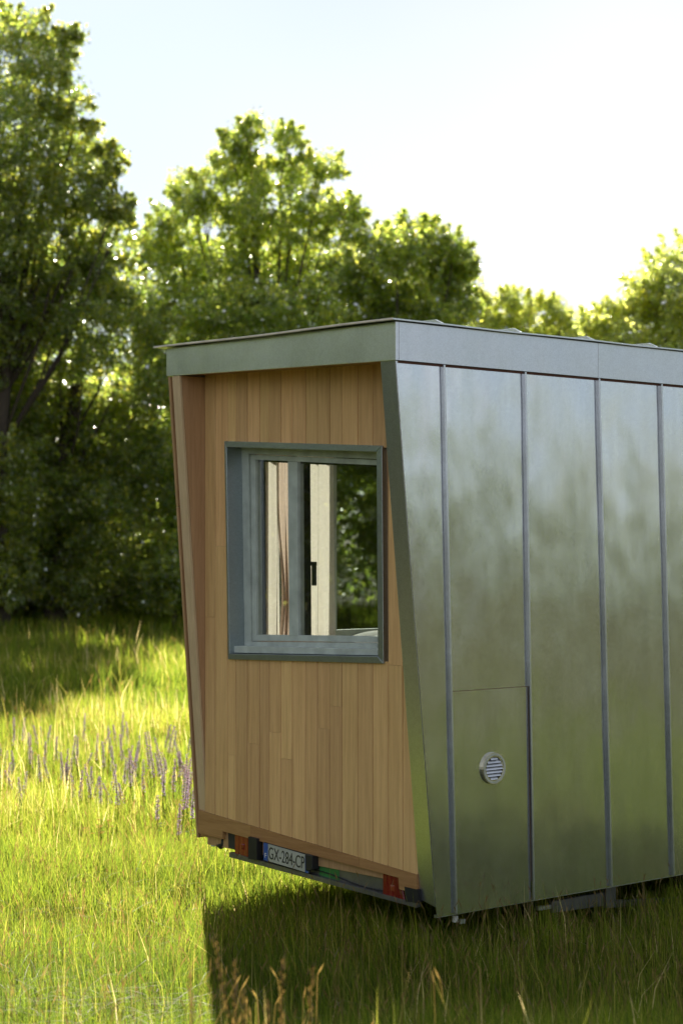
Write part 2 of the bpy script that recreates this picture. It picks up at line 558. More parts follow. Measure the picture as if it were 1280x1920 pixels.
def plank(s0, s1, za, zb, pr):
    """one vertical board between s0..s1; za/zb give bottom and top height at s"""
    gp, ch = 0.0022, 0.0035
    a, b = s0 + gp, s1 - gp
    o0 = -0.002 - pr
    prof = [(a, 0.021), (a, o0 + ch), (a + ch, o0), (b - ch, o0), (b, o0 + ch), (b, 0.021)]
    p0 = [(tw(s) + o, s, za(s) + 0.0008) for s, o in prof]
    p1 = [(tw(s) + o, s, zb(s) - 0.0008) for s, o in prof]
    # local origin at the board foot so that the grain differs from board to board
    mbk = MB().hexa(p0, p1)
    c = Vector(((p0[2][0]), (a + b) / 2, (za(a) + zb(a)) / 2))
    mbk.v = [tuple(Vector(v) - c) for v in mbk.v]
    o = mbk.build('plank', M['plank'], rear_wall)
    o.location = c
    return o

edges = [S_IN0]
bounds_px = [769, 755, 728, 699, 671, 641, 618, 595, 573, 548, 527, 505, 487, 464, 443, 427, 404]
for px in bounds_px[1:]:
    edges.append(rear(px, 1400)[0])
edges.append(S_IN1)
edges = sorted(set(round(x, 4) for x in edges))
pr = random.Random(5)
# butt joints measured on the photo: (px x, px y)
joints = [(401, 1157), (395, 1157), (735, 1247), (637, 1325), (608, 1366), (514, 1373), (473, 1394), (440, 1416), (537, 1423), (412, 1024)]
jl = {}
for px, py in joints:
    s, z = rear(px, py)
    jl.setdefault(sum(1 for x in edges if x < s) - 1, []).append(z)
for i in range(len(edges) - 1):
    s0, s1 = edges[i], edges[i + 1]
    sm = (s0 + s1) / 2
    cuts = sorted(set(jl.get(i, [])))
    lo = lambda s: rail_top(s) + 0.001
    hi = lambda s: top_z(s) - 0.001
    spans = []
    if win_s0 - 0.02 < sm < win_s1 + 0.02:
        spans.append((lo, lambda s: win_bot(s) + 0.012, True))
        spans.append((lambda s: win_top(s) - 0.012, hi, False))
    else:
        spans.append((lo, hi, True))
    for za, zb, cut in spans:
        prev = za
        if cut:
            for zc in cuts:
                f = (lambda zc: (lambda s: zc + (s - sm) * 0.0))(zc)
                plank(s0, s1, prev, f, pr.uniform(0, 0.0022))
                prev = f
        plank(s0, s1, prev, zb, pr.uniform(0, 0.0022))

# --- bottom rail in three boards, notched around the lamps ----------
def rail_board(s0, s1, notch=None):
    o0, o1 = -0.008, 0.03
    top = [(s1, rail_top(s1)), (s0, rail_top(s0))]
    poly = [(s0, rail_mid(s0)), (s1, rail_mid(s1))]
    if notch == 'right':
        poly = [(s0, rail_endr(s0)), (S_NR - .004, rail_endr(S_NR)), (S_NR + .004, rail_mid(S_NR)), (s1, rail_mid(s1))]
    if notch == 'left':
        poly = [(s0, rail_mid(s0)), (S_NL - .002, rail_mid(S_NL)), (S_NL + .002, rail_endl(S_NL)), (s1, rail_endl(s1))]
    poly = poly + top
    c = Vector((tw((s0 + s1) / 2), (s0 + s1) / 2, 0.6))
    m_ = MB().hexa([tuple(Vector((tw(s) + o0, s, z)) - c) for s, z in poly], [tuple(Vector((tw(s) + o1, s, z)) - c) for s, z in poly])
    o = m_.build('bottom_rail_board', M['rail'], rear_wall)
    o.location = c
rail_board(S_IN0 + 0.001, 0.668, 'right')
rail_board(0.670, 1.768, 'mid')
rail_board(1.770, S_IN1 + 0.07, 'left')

# --- left wall: wooden cheek with slanted rear edge ------------------
TL = 0.255            # how far the bottom of the edge stands forward
def cheek_t(z, tb):
    return tb * (Z_FB + 0.06 - z) / (Z_FB + 0.06 - 0.40)
zt_l = Z_FB + 0.075
zb_l = 0.545
left_wall = bpy.data.objects.new('left_wall', None)
COL.objects.link(left_wall); left_wall.parent = house
OP0, OP1 = 0.74, 3.30     # side window opening along the wall
OPZ0, OPZ1 = 1.93, 3.42
S_LI, S_LO = S_IN1, WID - 0.03
mb = MB()
def lw(t0a, t0b, t1, z0, z1, sa=S_LI, sb=S_LO):
    mb.hexa([(t0a, sa, z0), (t1, sa, z0), (t1, sa, z1), (t0b, sa, z1)], [(t0a, sb, z0), (t1, sb, z0), (t1, sb, z1), (t0b, sb, z1)])
lw(cheek_t(zb_l, TL) + 0.02, cheek_t(OPZ0, TL) + 0.02, LEN, zb_l, OPZ0)
lw(cheek_t(OPZ0, TL) + 0.02, cheek_t(OPZ1, TL) + 0.02, OP0, OPZ0, OPZ1)
lw(OP1, OP1, LEN, OPZ0, OPZ1)
lw(cheek_t(OPZ1, TL) + 0.02, cheek_t(zt_l, TL) + 0.02, LEN, OPZ1, zt_l)
mb.build('wall_core', M['reveal'], left_wall)
# edge board (pale) and thin outer board
def edge_board(name, sa, sb, m, z0, z1, back, front=0.0):
    za, zb = z0, z1
    p = lambda s: [(cheek_t(za, TL) - front, s, za), (cheek_t(za, TL) + back, s, za), (cheek_t(zb, TL) + back, s, zb), (cheek_t(zb, TL) - front, s, zb)]
    return MB().hexa(p(sa), p(sb)).build(name, m, left_wall, bevel=0.002)
edge_board('edge_board', S_LI + 0.002, S_LO - 0.022, M['edge'], zb_l + 0.14, zt_l, 0.019)
edge_board('edge_board', S_LI + 0.003, S_LO - 0.022, M['rail'], zb_l + 0.002, zb_l + 0.139, 0.019)
edge_board('outer_board', S_LO + 0.001, S_LO + 0.023, M['reveal'], 2.905, zt_l, 0.11, 0.004)
edge_board('outer_board', S_LO + 0.001, S_LO + 0.023, M['reveal'], zb_l - 0.012, 2.900, 0.11, 0.004)
# cladding boards of the left side
kx = 0.40
while kx < LEN - 0.1:
    x1 = min(kx + 0.138, LEN)
    if x1 <= OP0 or kx >= OP1:
        MB().box(kx, x1, S_LO + 0.002, S_LO + 0.021, zb_l - 0.01, zt_l).build('cladding_board', M['plank'], left_wall)
    else:
        MB().box(kx, x1, S_LO + 0.002, S_LO + 0.021, zb_l - 0.01, OPZ0 - 0.03).build('cladding_board', M['plank'], left_wall)
        MB().box(kx, x1, S_LO + 0.002, S_LO + 0.021, OPZ1 + 0.03, zt_l).build('cladding_board', M['plank'], left_wall)
    kx += 0.141
# side window of the left wall
TM = side(627, 1000, 2.28)[0]
mb = MB()
for x0, x1, z0, z1 in ((OP0 + .002, OP1 - .002, OPZ0 + .002, OPZ0 + .06), (OP0 + .002, OP1 - .002, OPZ1 - .06, OPZ1 - .002), (OP0 + .002, OP0 + .05, OPZ0 + .06, OPZ1 - .06), (OP1 - .05, OP1 - .002, OPZ0 + .06, OPZ1 - .06), (TM, TM + .05, OPZ0 + .06, OPZ1 - .06)):
    mb.box(x0, x1, S_LI + 0.03, S_LI + 0.09, z0, z1)
swf = mb.build('side_window_frame', M['frame'], left_wall)
MB().box(OP0 + .05, TM, S_LI + 0.055, S_LI + 0.061, OPZ0 + .06, OPZ1 - .06).build('pane', M['glass'], left_wall)
MB().box(TM + .05, OP1 - .05, S_LI + 0.055, S_LI + 0.061, OPZ0 + .06, OPZ1 - .06).build('pane', M['glass_dim'], left_wall)  # added tint darkens the view beyond; the curtain's pane stays clear

# --- right wall ------------------------------------------------------
TR = 0.335
ZB_R = 0.325
right_wall = bpy.data.objects.new('right_wall', None)
COL.objects.link(right_wall); right_wall.parent = house
def edge_t(z):
    return 0.004 + TR * (Z_FB - z) / (Z_FB - ZB_R)
mb = MB()
p = lambda s: [(edge_t(0.45) + 0.02, s, 0.45), (LEN, s, 0.45), (LEN, s, Z_FB - 0.002), (edge_t(Z_FB) + 0.02, s, Z_FB - 0.002)]
mb.hexa(p(0.004), p(S_IN0 - 0.002))
mb.build('wall_core', M['lining'], right_wall)
# slanted corner trim: rear-facing strip
zb_p = 0.385
def trim(z):
    return edge_t(z)
mb = MB()
mb.hexa([(trim(zb_p), 0.0, zb_p), (trim(zb_p), S_IN0, zb_p + 0.03), (trim(Z_FB), S_IN0, Z_FB + 0.02), (trim(Z_FB), 0.0, Z_FB - 0.001)],
        [(trim(zb_p) + 0.018, 0.0, zb_p), (trim(zb_p) + 0.018, S_IN0, zb_p + 0.03), (trim(Z_FB) + 0.018, S_IN0, Z_FB + 0.02), (trim(Z_FB) + 0.018, 0.0, Z_FB - 0.001)])
corner = mb.build('corner_trim', M['zinc_trim'], right_wall, bevel=0.002)
# sheets and standing seams
seam_t = [(side(828, 683)[0], side(851, 1718)[0]), (side(980, 697)[0], side(996, 1688)[0]), (side(1118, 708)[0], side(1142, 1660)[0]), (side(1235, 718)[0], side(1258, 1640)[0])]
while seam_t[-1][0] < LEN - 0.7:
    seam_t.append((seam_t[-1][0] + 0.665, seam_t[-1][1] + 0.665))
def lerp(a, b, f): return a + (b - a) * f
def seam_x(k, z):
    f = (Z_FB - z) / (Z_FB - ZB_R)
    return lerp(seam_t[k][0], seam_t[k][1], f)
def sheet(name, xa, xb, z0, z1, out, nx=6, nz=18, amp=0.0016, seed=0):
    """thin bowed metal sheet between edge functions xa(z), xb(z)"""
    r = np.random.default_rng(seed)
    ph = r.uniform(0, 6.28, 6)
    V, Fc = [], []
    for j in range(nz + 1):
        z = z0 + (z1 - z0) * j / nz
        for i in range(nx + 1):
            f = i / nx
            x = lerp(xa(z), xb(z), f)
            env = math.sin(math.pi * f) * min(1, 6 * j / nz, 6 * (nz - j) / nz)
            y = -out - amp * env * (1.2 + math.sin(z * 2.1 + ph[0]) + 0.7 * math.sin(z * 4.3 + f * 3 + ph[1]) + 0.5 * math.sin(f * 5 + ph[2]))
            V.append((x, y, z))
    for j in range(nz):
        for i in range(nx):
            k = j * (nx + 1) + i
            Fc.append((k, k + 1, k + nx + 2, k + nx + 1))
    me = bpy.data.meshes.new(name)
    me.from_pydata(V, [], Fc)
    o = link(name, me, M['zinc'], right_wall, smooth=True)
    return o
ztop = Z_FB - 0.016
ZJ = 1.712
for k in range(-1, len(seam_t)):
    xa = (lambda k: (lambda z: edge_t(z) + 0.001 if k < 0 else seam_x(k, z) + 0.004))(k)
    xb = (lambda k: (lambda z: LEN if k + 1 >= len(seam_t) else seam_x(k + 1, z) - 0.004))(k)
    if k == 0:
        sheet('side_panel', xa, xb, ZJ + 0.004, ztop, 0.004, seed=k + 50)
        ap = sheet('access_panel', lambda z: seam_x(0, z) + 0.008, lambda z: seam_x(1, z) - 0.014, ZB_R - 0.002, ZJ, 0.007, amp=0.0006, seed=77)
        ap['label'] = 'lower access panel with round vent'
    else:
        sheet('side_panel', xa, xb, ZB_R, ztop, 0.004, seed=k + 50)
for k in range(len(seam_t)):
    mb = MB()
    for (a0, a1, y0, y1) in ((-0.004, 0.004, -0.026, -0.003), (-0.010, 0.004, -0.028, -0.022)):
        mb.hexa([(seam_x(k, ZB_R) + a0, y0, ZB_R + 0.003), (seam_x(k, ZB_R) + a1, y0, ZB_R + 0.003), (seam_x(k, ZB_R) + a1, y1, ZB_R + 0.003), (seam_x(k, ZB_R) + a0, y1, ZB_R + 0.003)],
                [(seam_x(k, ztop) + a0, y0, Z_FB - 0.004), (seam_x(k, ztop) + a1, y0, Z_FB - 0.004), (seam_x(k, ztop) + a1, y1, Z_FB - 0.004), (seam_x(k, ztop) + a0, y1, Z_FB - 0.004)])
    mb.build('standing_seam', M['zinc_trim'], right_wall, bevel=0.0012)
# bottom drip edge
MB().box(edge_t(ZB_R), LEN, -0.003, 0.02, ZB_R - 0.006, ZB_R + 0.012).build('drip_edge', M['zinc_trim'], right_wall)
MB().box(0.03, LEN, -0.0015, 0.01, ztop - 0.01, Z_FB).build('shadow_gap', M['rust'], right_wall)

# air vent
vt, vz = side(921, 1440)
vent = bpy.data.objects.new('air_vent', None)
COL.objects.link(vent); vent.parent = house
vent.location = (vt, -0.008, vz)
def ring(name, r0, r1, y0, y1, m, n=40):
    mb = MB(); i = 0
    for k in range(n):
        an = 2 * math.pi * k / n
        c, s_ = math.cos(an), math.sin(an)
        mb.v += [(c * r0, y0, s_ * r0), (c * r1, y0 * 0.6 + y1 * 0.4 if False else y0, s_ * r1), (c * r1, y1, s_ * r1), (c * r0, y1, s_ * r0)]
    for k in range(n):
        a_, b_ = 4 * k, 4 * ((k + 1) % n)
        for q in range(4):
            q2 = (q + 1) % 4
            mb.f.append((a_ + q, a_ + q2, b_ + q2, b_ + q))
    return mb.build(name, m, vent, bevel=0.0, smooth=False)
ring('vent_rim', 0.074, 0.101, 0.0, -0.018, M['brassy'])
ring('vent_collar', 0.082, 0.096, -0.018, -0.021, M['vent'])
mb = MB()
mb.hexa([(0.0745 * math.cos(2 * math.pi * k / 32), -0.004, 0.0745 * math.sin(2 * math.pi * k / 32)) for k in range(32)], [(0.0745 * math.cos(2 * math.pi * k / 32), 0.0, 0.0745 * math.sin(2 * math.pi * k / 32)) for k in range(32)])
mb.build('vent_back', M['darksteel'], vent)
for k in range(7):
    zc = -0.063 + k * 0.021
    hw = math.sqrt(max(0.0758 ** 2 - (abs(zc) + 0.006) ** 2, 1e-4))
    mb = MB()
    mb.hexa([(-hw, -0.020, zc - 0.008), (-hw, -0.017, zc - 0.009), (-hw, -0.005, zc + 0.007), (-hw, -0.008, zc + 0.008)],
            [(hw, -0.020, zc - 0.008), (hw, -0.017, zc - 0.009), (hw, -0.005, zc + 0.007), (hw, -0.008, zc + 0.008)])
    mb.build('vent_slat', M['vent'], vent)

# --- fascias and roof --------------------------------------------------
fascia_b = lambda s: Z_FB + s * 0.034
fascia_t = lambda s: Z_FT + s * ROOFK
mb = MB()
mb.hexa([(-0.004, -0.012, Z_FB), (-0.004, WID + 0.014, fascia_b(WID)), (-0.004, WID + 0.014, fascia_t(WID)), (-0.004, -0.012, Z_FT)],
        [(0.022, -0.012, Z_FB), (0.022, WID + 0.014, fascia_b(WID)), (0.022, WID + 0.014, fascia_t(WID)), (0.022, -0.012, Z_FT)])
mb.build('rear_fascia', M['zinc_trim'], house, bevel=0.0015)
xs = [0.0235, 1.80, 3.9, LEN]
for i in range(3):
    MB().box(xs[i] + (0.001 if i else 0), xs[i + 1] - 0.001, -0.013 - 0.001 * (i % 2), 0.01, Z_FB + 0.0005, Z_FT).build('side_fascia', M['zinc_trim'], house, bevel=0.0015)
MB().box(0.0235, LEN, WID - 0.01, WID + 0.012, fascia_b(WID) + 0.0005, fascia_t(WID) - 0.001).build('left_fascia', M['zinc_trim'], house, bevel=0.0015)
MB().box(LEN, LEN + 0.02, -0.01, WID + 0.012, 0.4, Z_FT).build('front_wall', M['zinc_trim'], house)
# soffit boards
mb = MB()
for i in range(16):
    s0 = S_IN0 + 0.002 + i * (S_IN1 - S_IN0 - 0.004) / 16
    s1 = s0 + (S_IN1 - S_IN0 - 0.004) / 16 - 0.003
    MB().hexa([(0.0225, s0, Z_FB + 0.02 + s0 * .03), (0.0225, s1, Z_FB + 0.02 + s1 * .03), (0.0225, s1, Z_FB + 0.05 + s1 * .03), (0.0225, s0, Z_FB + 0.05 + s0 * .03)],
              [(0.5, s0, Z_FB + 0.02 + s0 * .03), (0.5, s1, Z_FB + 0.02 + s1 * .03), (0.5, s1, Z_FB + 0.05 + s1 * .03), (0.5, s0, Z_FB + 0.05 + s0 * .03)]).build('soffit_board', M['reveal'], house)
# roof sheet with a slim overhang, slightly wavy edge
def roof_z(s): return Z_FT + 0.004 + s * ROOFK
V, Fc = [], []
xsr = np.concatenate([np.linspace(-0.055, 1.0, 12), np.linspace(1.3, LEN + 0.03, 14)])
ss = np.linspace(-0.045, WID + 0.10, 16)
for i, x in enumerate(xsr):
    for j, s in enumerate(ss):
        wv = 0.003 * math.sin(s * 3.1 + 0.6)
        V.append((x, s, roof_z(s) + (wv if x < 0.1 else 0.002 * math.sin(x * 5))))
for i in range(len(xsr) - 1):
    for j in range(len(ss) - 1):
        k = i * len(ss) + j
        Fc.append((k, k + len(ss), k + len(ss) + 1, k + 1))
me = bpy.data.meshes.new('roof_sheet'); me.from_pydata(V, [], Fc)
rs = link('roof_sheet', me, M['zinc_trim'], house)
md = rs.modifiers.new('thick', 'SOLIDIFY'); md.thickness = 0.009; md.offset = 1
M['edge_highlight'] = plain('painted_edge_highlight', (0.66, 0.58, 0.48), 0.4)  # pale colour paints a sunlit highlight along the rear eave
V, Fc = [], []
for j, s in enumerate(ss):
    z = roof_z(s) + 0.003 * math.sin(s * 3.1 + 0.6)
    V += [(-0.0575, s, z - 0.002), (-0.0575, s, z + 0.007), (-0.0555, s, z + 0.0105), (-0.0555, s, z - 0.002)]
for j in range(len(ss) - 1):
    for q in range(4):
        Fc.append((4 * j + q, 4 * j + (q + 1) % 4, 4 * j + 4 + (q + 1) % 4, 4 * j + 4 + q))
me = bpy.data.meshes.new('roof_edge_highlight'); me.from_pydata(V, [], Fc)
link('roof_edge_highlight', me, M['edge_highlight'], rs)
seam_roof = [side(822, 600)[0], side(968, 617)[0], side(1104, 634)[0], side(1222, 646)[0]]
while seam_roof[-1] < LEN - 0.7: seam_roof.append(seam_roof[-1] + 0.665)
for x in seam_roof:
    mb = MB()
    s0, s1 = -0.043, WID + 0.08
    z0, z1 = roof_z(s0) + 0.011, roof_z(s1) + 0.011
    mb.hexa([(x - 0.008, s0, z0), (x + 0.008, s0, z0), (x + 0.008, s0 + 0.07, z0 + 0.030), (x - 0.008, s0 + 0.07, z0 + 0.030)],
            [(x - 0.008, s1, z1), (x + 0.008, s1, z1), (x + 0.008, s1, z1 + 0.030), (x - 0.008, s1, z1 + 0.030)])
    mb.build('roof_seam', M['zinc_trim'], rs)

# --- interior shell ------------------------------------------------------
MB().box(0.45, LEN - 0.01, S_IN0 + 0.002, S_IN1 - 0.002, 0.58, 0.66).build('floor_deck', M['lining'], house)
MB().box(0.51, LEN - 0.01, S_IN0 + 0.002, S_IN1 - 0.002, 3.66, 3.72).build('ceiling', M['lining'], house)

# --- rear window ---------------------------------------------------------
def q3(c, off):
    return [(tw(s) + off, s, z) for s, z in c]
def ringbars(mb, outer, inner, o0, o1):
    for k in range(4):
        k2 = (k + 1) % 4
        qd = [outer[k], outer[k2], inner[k2], inner[k]]
        mb.hexa(q3(qd, o0), q3(qd, o1))
window = bpy.data.objects.new('window', None)
COL.objects.link(window); window.parent = house
# casing bars (top flashing, jambs, bottom flashing) as separate strips
names = ['casing_head', 'casing_jamb', 'casing_sill', 'casing_jamb']
for k in range(4):
    k2 = (k + 1) % 4
    qd = [cas_out[k], cas_out[k2], cas_in[k2], cas_in[k]]
    MB().hexa(q3(qd, OFF_C + (0.002 if k % 2 else 0.0)), q3(qd, 0.135)).build(names[k], M['zinc_dark'], window, bevel=0.0015)
OF = 0.112
gl = [rear(482, 862, OF + .03), rear(543.5, 865, OF + .03), rear(546, 1192, OF + .03), rear(484, 1190, OF + .03)]
gr = [rear(561, 866, OF + .03), rear(722, 873, OF + .03), rear(724, 1193, OF + .03), rear(563, 1192, OF + .03)]
fo = [(cas_in[0][0], cas_in[0][1] + .004), (cas_in[1][0], cas_in[1][1] + .004), (cas_in[2][0], cas_in[2][1]), (cas_in[3][0], cas_in[3][1])]
def mixq(a, b, f): return [(lerp(p[0], q[0], f), lerp(p[1], q[1], f)) for p, q in zip(a, b)]
inn = [gl[0], gr[1], gr[2], gl[3]]
mid = [rear(466, 851, OF), rear(735, 862, OF), rear(737, 1206, OF), rear(470, 1203, OF)]
mb = MB(); ringbars(mb, fo, mid, OF, OF + 0.06); mb.build('outer_frame', M['frame'], window, bevel=0.002)
mid2 = [(mid[0][0] - .004, mid[0][1] - .004), (mid[1][0] + .004, mid[1][1] - .004), (mid[2][0] + .004, mid[2][1] + .004), (mid[3][0] - .004, mid[3][1] + .004)]
mb = MB(); ringbars(mb, mid2, inn, OF + .012, OF + .07)
mb.hexa(q3([gl[1], gr[0], gr[3], gl[2]], OF + .010), q3([gl[1], gr[0], gr[3], gl[2]], OF + .07))
mb.build('sash', M['frame'], window, bevel=0.002)
for gq in (gl, gr):
    MB().hexa(q3(gq, OF + .034), q3(gq, OF + .040)).build('pane', M['glass'], window)
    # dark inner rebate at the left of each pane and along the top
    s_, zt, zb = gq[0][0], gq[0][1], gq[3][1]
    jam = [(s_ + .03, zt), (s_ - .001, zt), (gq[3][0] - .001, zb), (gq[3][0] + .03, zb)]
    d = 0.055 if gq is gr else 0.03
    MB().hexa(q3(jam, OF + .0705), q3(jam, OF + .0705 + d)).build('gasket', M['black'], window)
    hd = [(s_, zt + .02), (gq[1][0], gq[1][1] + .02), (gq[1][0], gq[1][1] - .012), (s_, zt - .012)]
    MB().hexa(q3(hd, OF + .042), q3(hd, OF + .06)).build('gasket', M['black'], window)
# sill nosing
sq = [rear(437, 1211, 0.02), rear(709, 1217, 0.02), rear(709, 1229, 0.02), rear(439, 1224, 0.02)]
sq[1] = (cas_in[2][0] + .002, sq[1][1]); sq[2] = (cas_in[2][0] + .002, sq[2][1])
MB().hexa(q3(sq, 0.02), q3(sq, OF)).build('sill_nosing', M['frame'], window, bevel=0.003)
# handle
hq = OF + .175
h1 = [rear(578, 1053, hq), rear(590, 1053.5, hq), rear(590, 1061, hq), rear(578, 1060.5, hq)]
h2 = [rear(583.5, 1060, hq), rear(590, 1060, hq), rear(590, 1098, hq), rear(583.5, 1098, hq)]
mb = MB(); mb.hexa(q3(h1, hq), q3(h1, hq + .02)); mb.hexa(q3(h2, hq), q3(h2, hq + .018))
mb.build('handle', M['darksteel'], window, bevel=0.002)

# --- trailer: light bar, lamps, plate, chassis ------------------------------
trailer = bpy.data.objects.new('trailer_chassis', None)
COL.objects.link(trailer); trailer.parent = house
BO = -0.004
bar = [rear(432, 1561, BO), rear(785, 1653, BO), rear(775, 1703, BO), rear(432, 1606, BO)]
MB().hexa(q3(bar, 0.035), q3(bar, 0.045)).build('light_bar', M['steel'], trailer)
bl = [rear(430, 1598, BO), rear(780, 1694, BO), rear(780, 1702, BO), rear(430, 1607, BO)]
MB().hexa(q3(bl, -0.005), q3(bl, 0.034)).build('light_bar_lip', M['steel'], trailer)
def lamp(name, pxq, m, m2, o0=0.006):
    c = [rear(x, y, o0) for x, y in pxq]
    e0 = bpy.data.objects.new(name, None); COL.objects.link(e0); e0.parent = trailer
    cx = sum(p[0] for p in c) / 4; cz = sum(p[1] for p in c) / 4
    body = [(cx + (p[0] - cx) * 1.02, cz + (p[1] - cz) * 1.04) for p in c]
    MB().hexa(q3(body, o0 + .022), q3(body, 0.0345)).build('lamp_housing', M['darksteel'], e0)
    MB().hexa(q3(c, o0), q3(c, o0 + .0215)).build('lens', m, e0, bevel=0.004)
    MB().hexa(q3([(cx + .012, cz + .012), (cx - .012, cz + .012), (cx - .012, cz - .012), (cx + .012, cz - .012)], o0 - .004), q3([(cx + .02, cz + .02), (cx - .02, cz + .02), (cx - .02, cz - .02), (cx + .02, cz - .02)], o0)).build('reflector_boss', m2, e0)
    for k in range(1, 4):
        f = k / 4
        r0_ = [(lerp(c[0][0], c[1][0], f), lerp(c[0][1], c[1][1], f)), (lerp(c[3][0], c[2][0], f), lerp(c[3][1], c[2][1], f))]
        rq = [(r0_[0][0] + .003, r0_[0][1] - .006), (r0_[0][0] - .003, r0_[0][1] - .006), (r0_[1][0] - .003, r0_[1][1] + .006), (r0_[1][0] + .003, r0_[1][1] + .006)]
        MB().hexa(q3(rq, o0 - .0025), q3(rq, o0 + .001)).build('lens_rib', m, e0)
    return e0
o = lamp('tail_lamp', [(440, 1562), (472, 1569), (472, 1613), (440, 1606)], M['orange'], M['red'])
o['label'] = 'orange left tail lamp'
o = lamp('tail_lamp', [(717, 1636), (748, 1643), (760, 1698), (717, 1685)], M['red'], M['orange'])
o['label'] = 'red right tail lamp'
dq = [rear(760, 1662, 0), rear(786, 1668, 0), rear(786, 1692, 0), rear(762, 1690, 0)]
MB().hexa(q3(dq, -.01), q3(dq, .034)).build('bumper_block', M['black'], trailer)
dq = [rear(472, 1568, 0), rear(488, 1572, 0), rear(488, 1612, 0), rear(472, 1610, 0)]
MB().hexa(q3(dq, -.03), q3(dq, .034)).build('lamp_side_box', M['black'], trailer)
dq = [rear(425, 1556, 0), rear(438, 1559, 0), rear(438, 1594, 0), rear(426, 1590, 0)]
MB().hexa(q3(dq, .012), q3(dq, .10)).build('chassis_end', M['darksteel'], trailer)
# number plate
PO = -0.018
plate_e = bpy.data.objects.new('number_plate', None); COL.objects.link(plate_e); plate_e.parent = trailer
plate_e['label'] = 'number plate reading GX-284-CP'
pa, pb = rear(494.5, 1612, PO), rear(578, 1637, PO)
ps1, ps0 = pa[0], pb[0]
pz = lambda s: lerp(pb[1], pa[1], (s - ps0) / (ps1 - ps0))
PH = 0.116
def pquad(sa, sb, za, zb):
    return [(sa, pz(sa) + zb), (sb, pz(sb) + zb), (sb, pz(sb) + za), (sa, pz(sa) + za)]
MB().hexa(q3(pquad(ps1 + .004, ps0 - .004, -.004, PH + .004), PO + .004), q3(pquad(ps1 + .004, ps0 - .004, -.004, PH + .004), PO + .012)).build('plate_holder', M['black'], plate_e)
MB().hexa(q3(pquad(ps1, ps0, 0, PH), PO), q3(pquad(ps1, ps0, 0, PH), PO + .004)).build('plate_face', M['plate'], plate_e)
MB().hexa(q3(pquad(ps1 + .001, ps1 - .045, -.001, PH + .001), PO - .0015), q3(pquad(ps1 + .001, ps1 - .045, -.001, PH + .001), PO)).build('country_band', M['blue'], plate_e)
MB().hexa(q3(pquad(ps0 + .032, ps0 - .001, -.001, PH + .001), PO - .0015), q3(pquad(ps0 + .032, ps0 - .001, -.001, PH + .001), PO)).build('region_band', M['blue'], plate_e)
def text_mesh(txt, name, m, s_left, s_right, z0, z1, o0, parent):
    cu = bpy.data.curves.new('tmp', 'FONT'); cu.body = txt; cu.extrude = 0.004
    ob = bpy.data.objects.new('tmp', cu); COL.objects.link(ob)
    dg = bpy.context.evaluated_depsgraph_get()
    me = bpy.data.meshes.new_from_object(ob.evaluated_get(dg))
    bpy.data.objects.remove(ob)
    co = np.array([v.co[:] for v in me.vertices])
    mn, mxx = co.min(0), co.max(0)
    for v in me.vertices:
        fx = (v.co.x - mn[0]) / (mxx[0] - mn[0]); fy = (v.co.y - mn[1]) / (mxx[1] - mn[1]); fz = (v.co.z - mn[2]) / (mxx[2] - mn[2] + 1e-9)
        s = lerp(s_left, s_right, fx)
        v.co = (tw(s) + o0 - 0.0012 * fz, s, pz(s) + lerp(z0, z1, fy))
    me.name = name
    me.materials.clear()
    return link(name, me, m, parent)
text_mesh('GX-284-CP', 'lettering', M['ink'], ps1 - .053, ps0 + .038, .018, PH - .016, PO - .0002, plate_e)
text_mesh('F', 'country_letter', M['white'], ps1 - .014, ps1 - .032, .018, .050, PO - .0016, plate_e)
dq = [rear(578, 1600, 0), rear(592, 1604, 0), rear(592, 1630, 0), rear(579, 1632, 0)]
MB().hexa(q3(dq, -.03), q3(dq, .034)).build('plate_lamp', M['black'], trailer, bevel=.003)
dq = [rear(598, 1603, .03), rear(635, 1612, .03), rear(635, 1652, .03), rear(598, 1642, .03)]
MB().hexa(q3(dq, .0335), q3(dq, .0348)).build('green_patch', M['green'], trailer)  # small flat green rectangle on the light bar
cb = []
for k in range(15):
    f = k / 14
    q = rear(lerp(486, 716, f), lerp(1607, 1672, f) + 3.5 * math.sin(f * 9.5), 0)
    cb.append((tw(q[0]) + .028, q[0], q[1]))
MB().tube(cb, [.0045] * 15, 6).build('lamp_cable', M['black'], trailer, smooth=True)
# little side marker on a curved rubber arm, left
a0 = rear(413, 1570, 0); a1 = rear(411, 1585, 0); a2 = rear(400, 1584, 0); a3 = rear(391, 1581, 0)
mb = MB().tube([(tw(q[0]) + .04, q[0], q[1]) for q in (a0, a1, ((a1[0] + a2[0]) / 2, a1[1] - .012), a2, a3)], [.022, .024, .024, .017, .014], 10)
mb.build('marker_arm', M['black'], trailer, smooth=True)
mq = [rear(389, 1577, 0), rear(396, 1577, 0), rear(396, 1588, 0), rear(389, 1588, 0)]
MB().hexa(q3(mq, .026), q3(mq, .054)).build('marker_lamp', M['white'], trailer, bevel=.004)
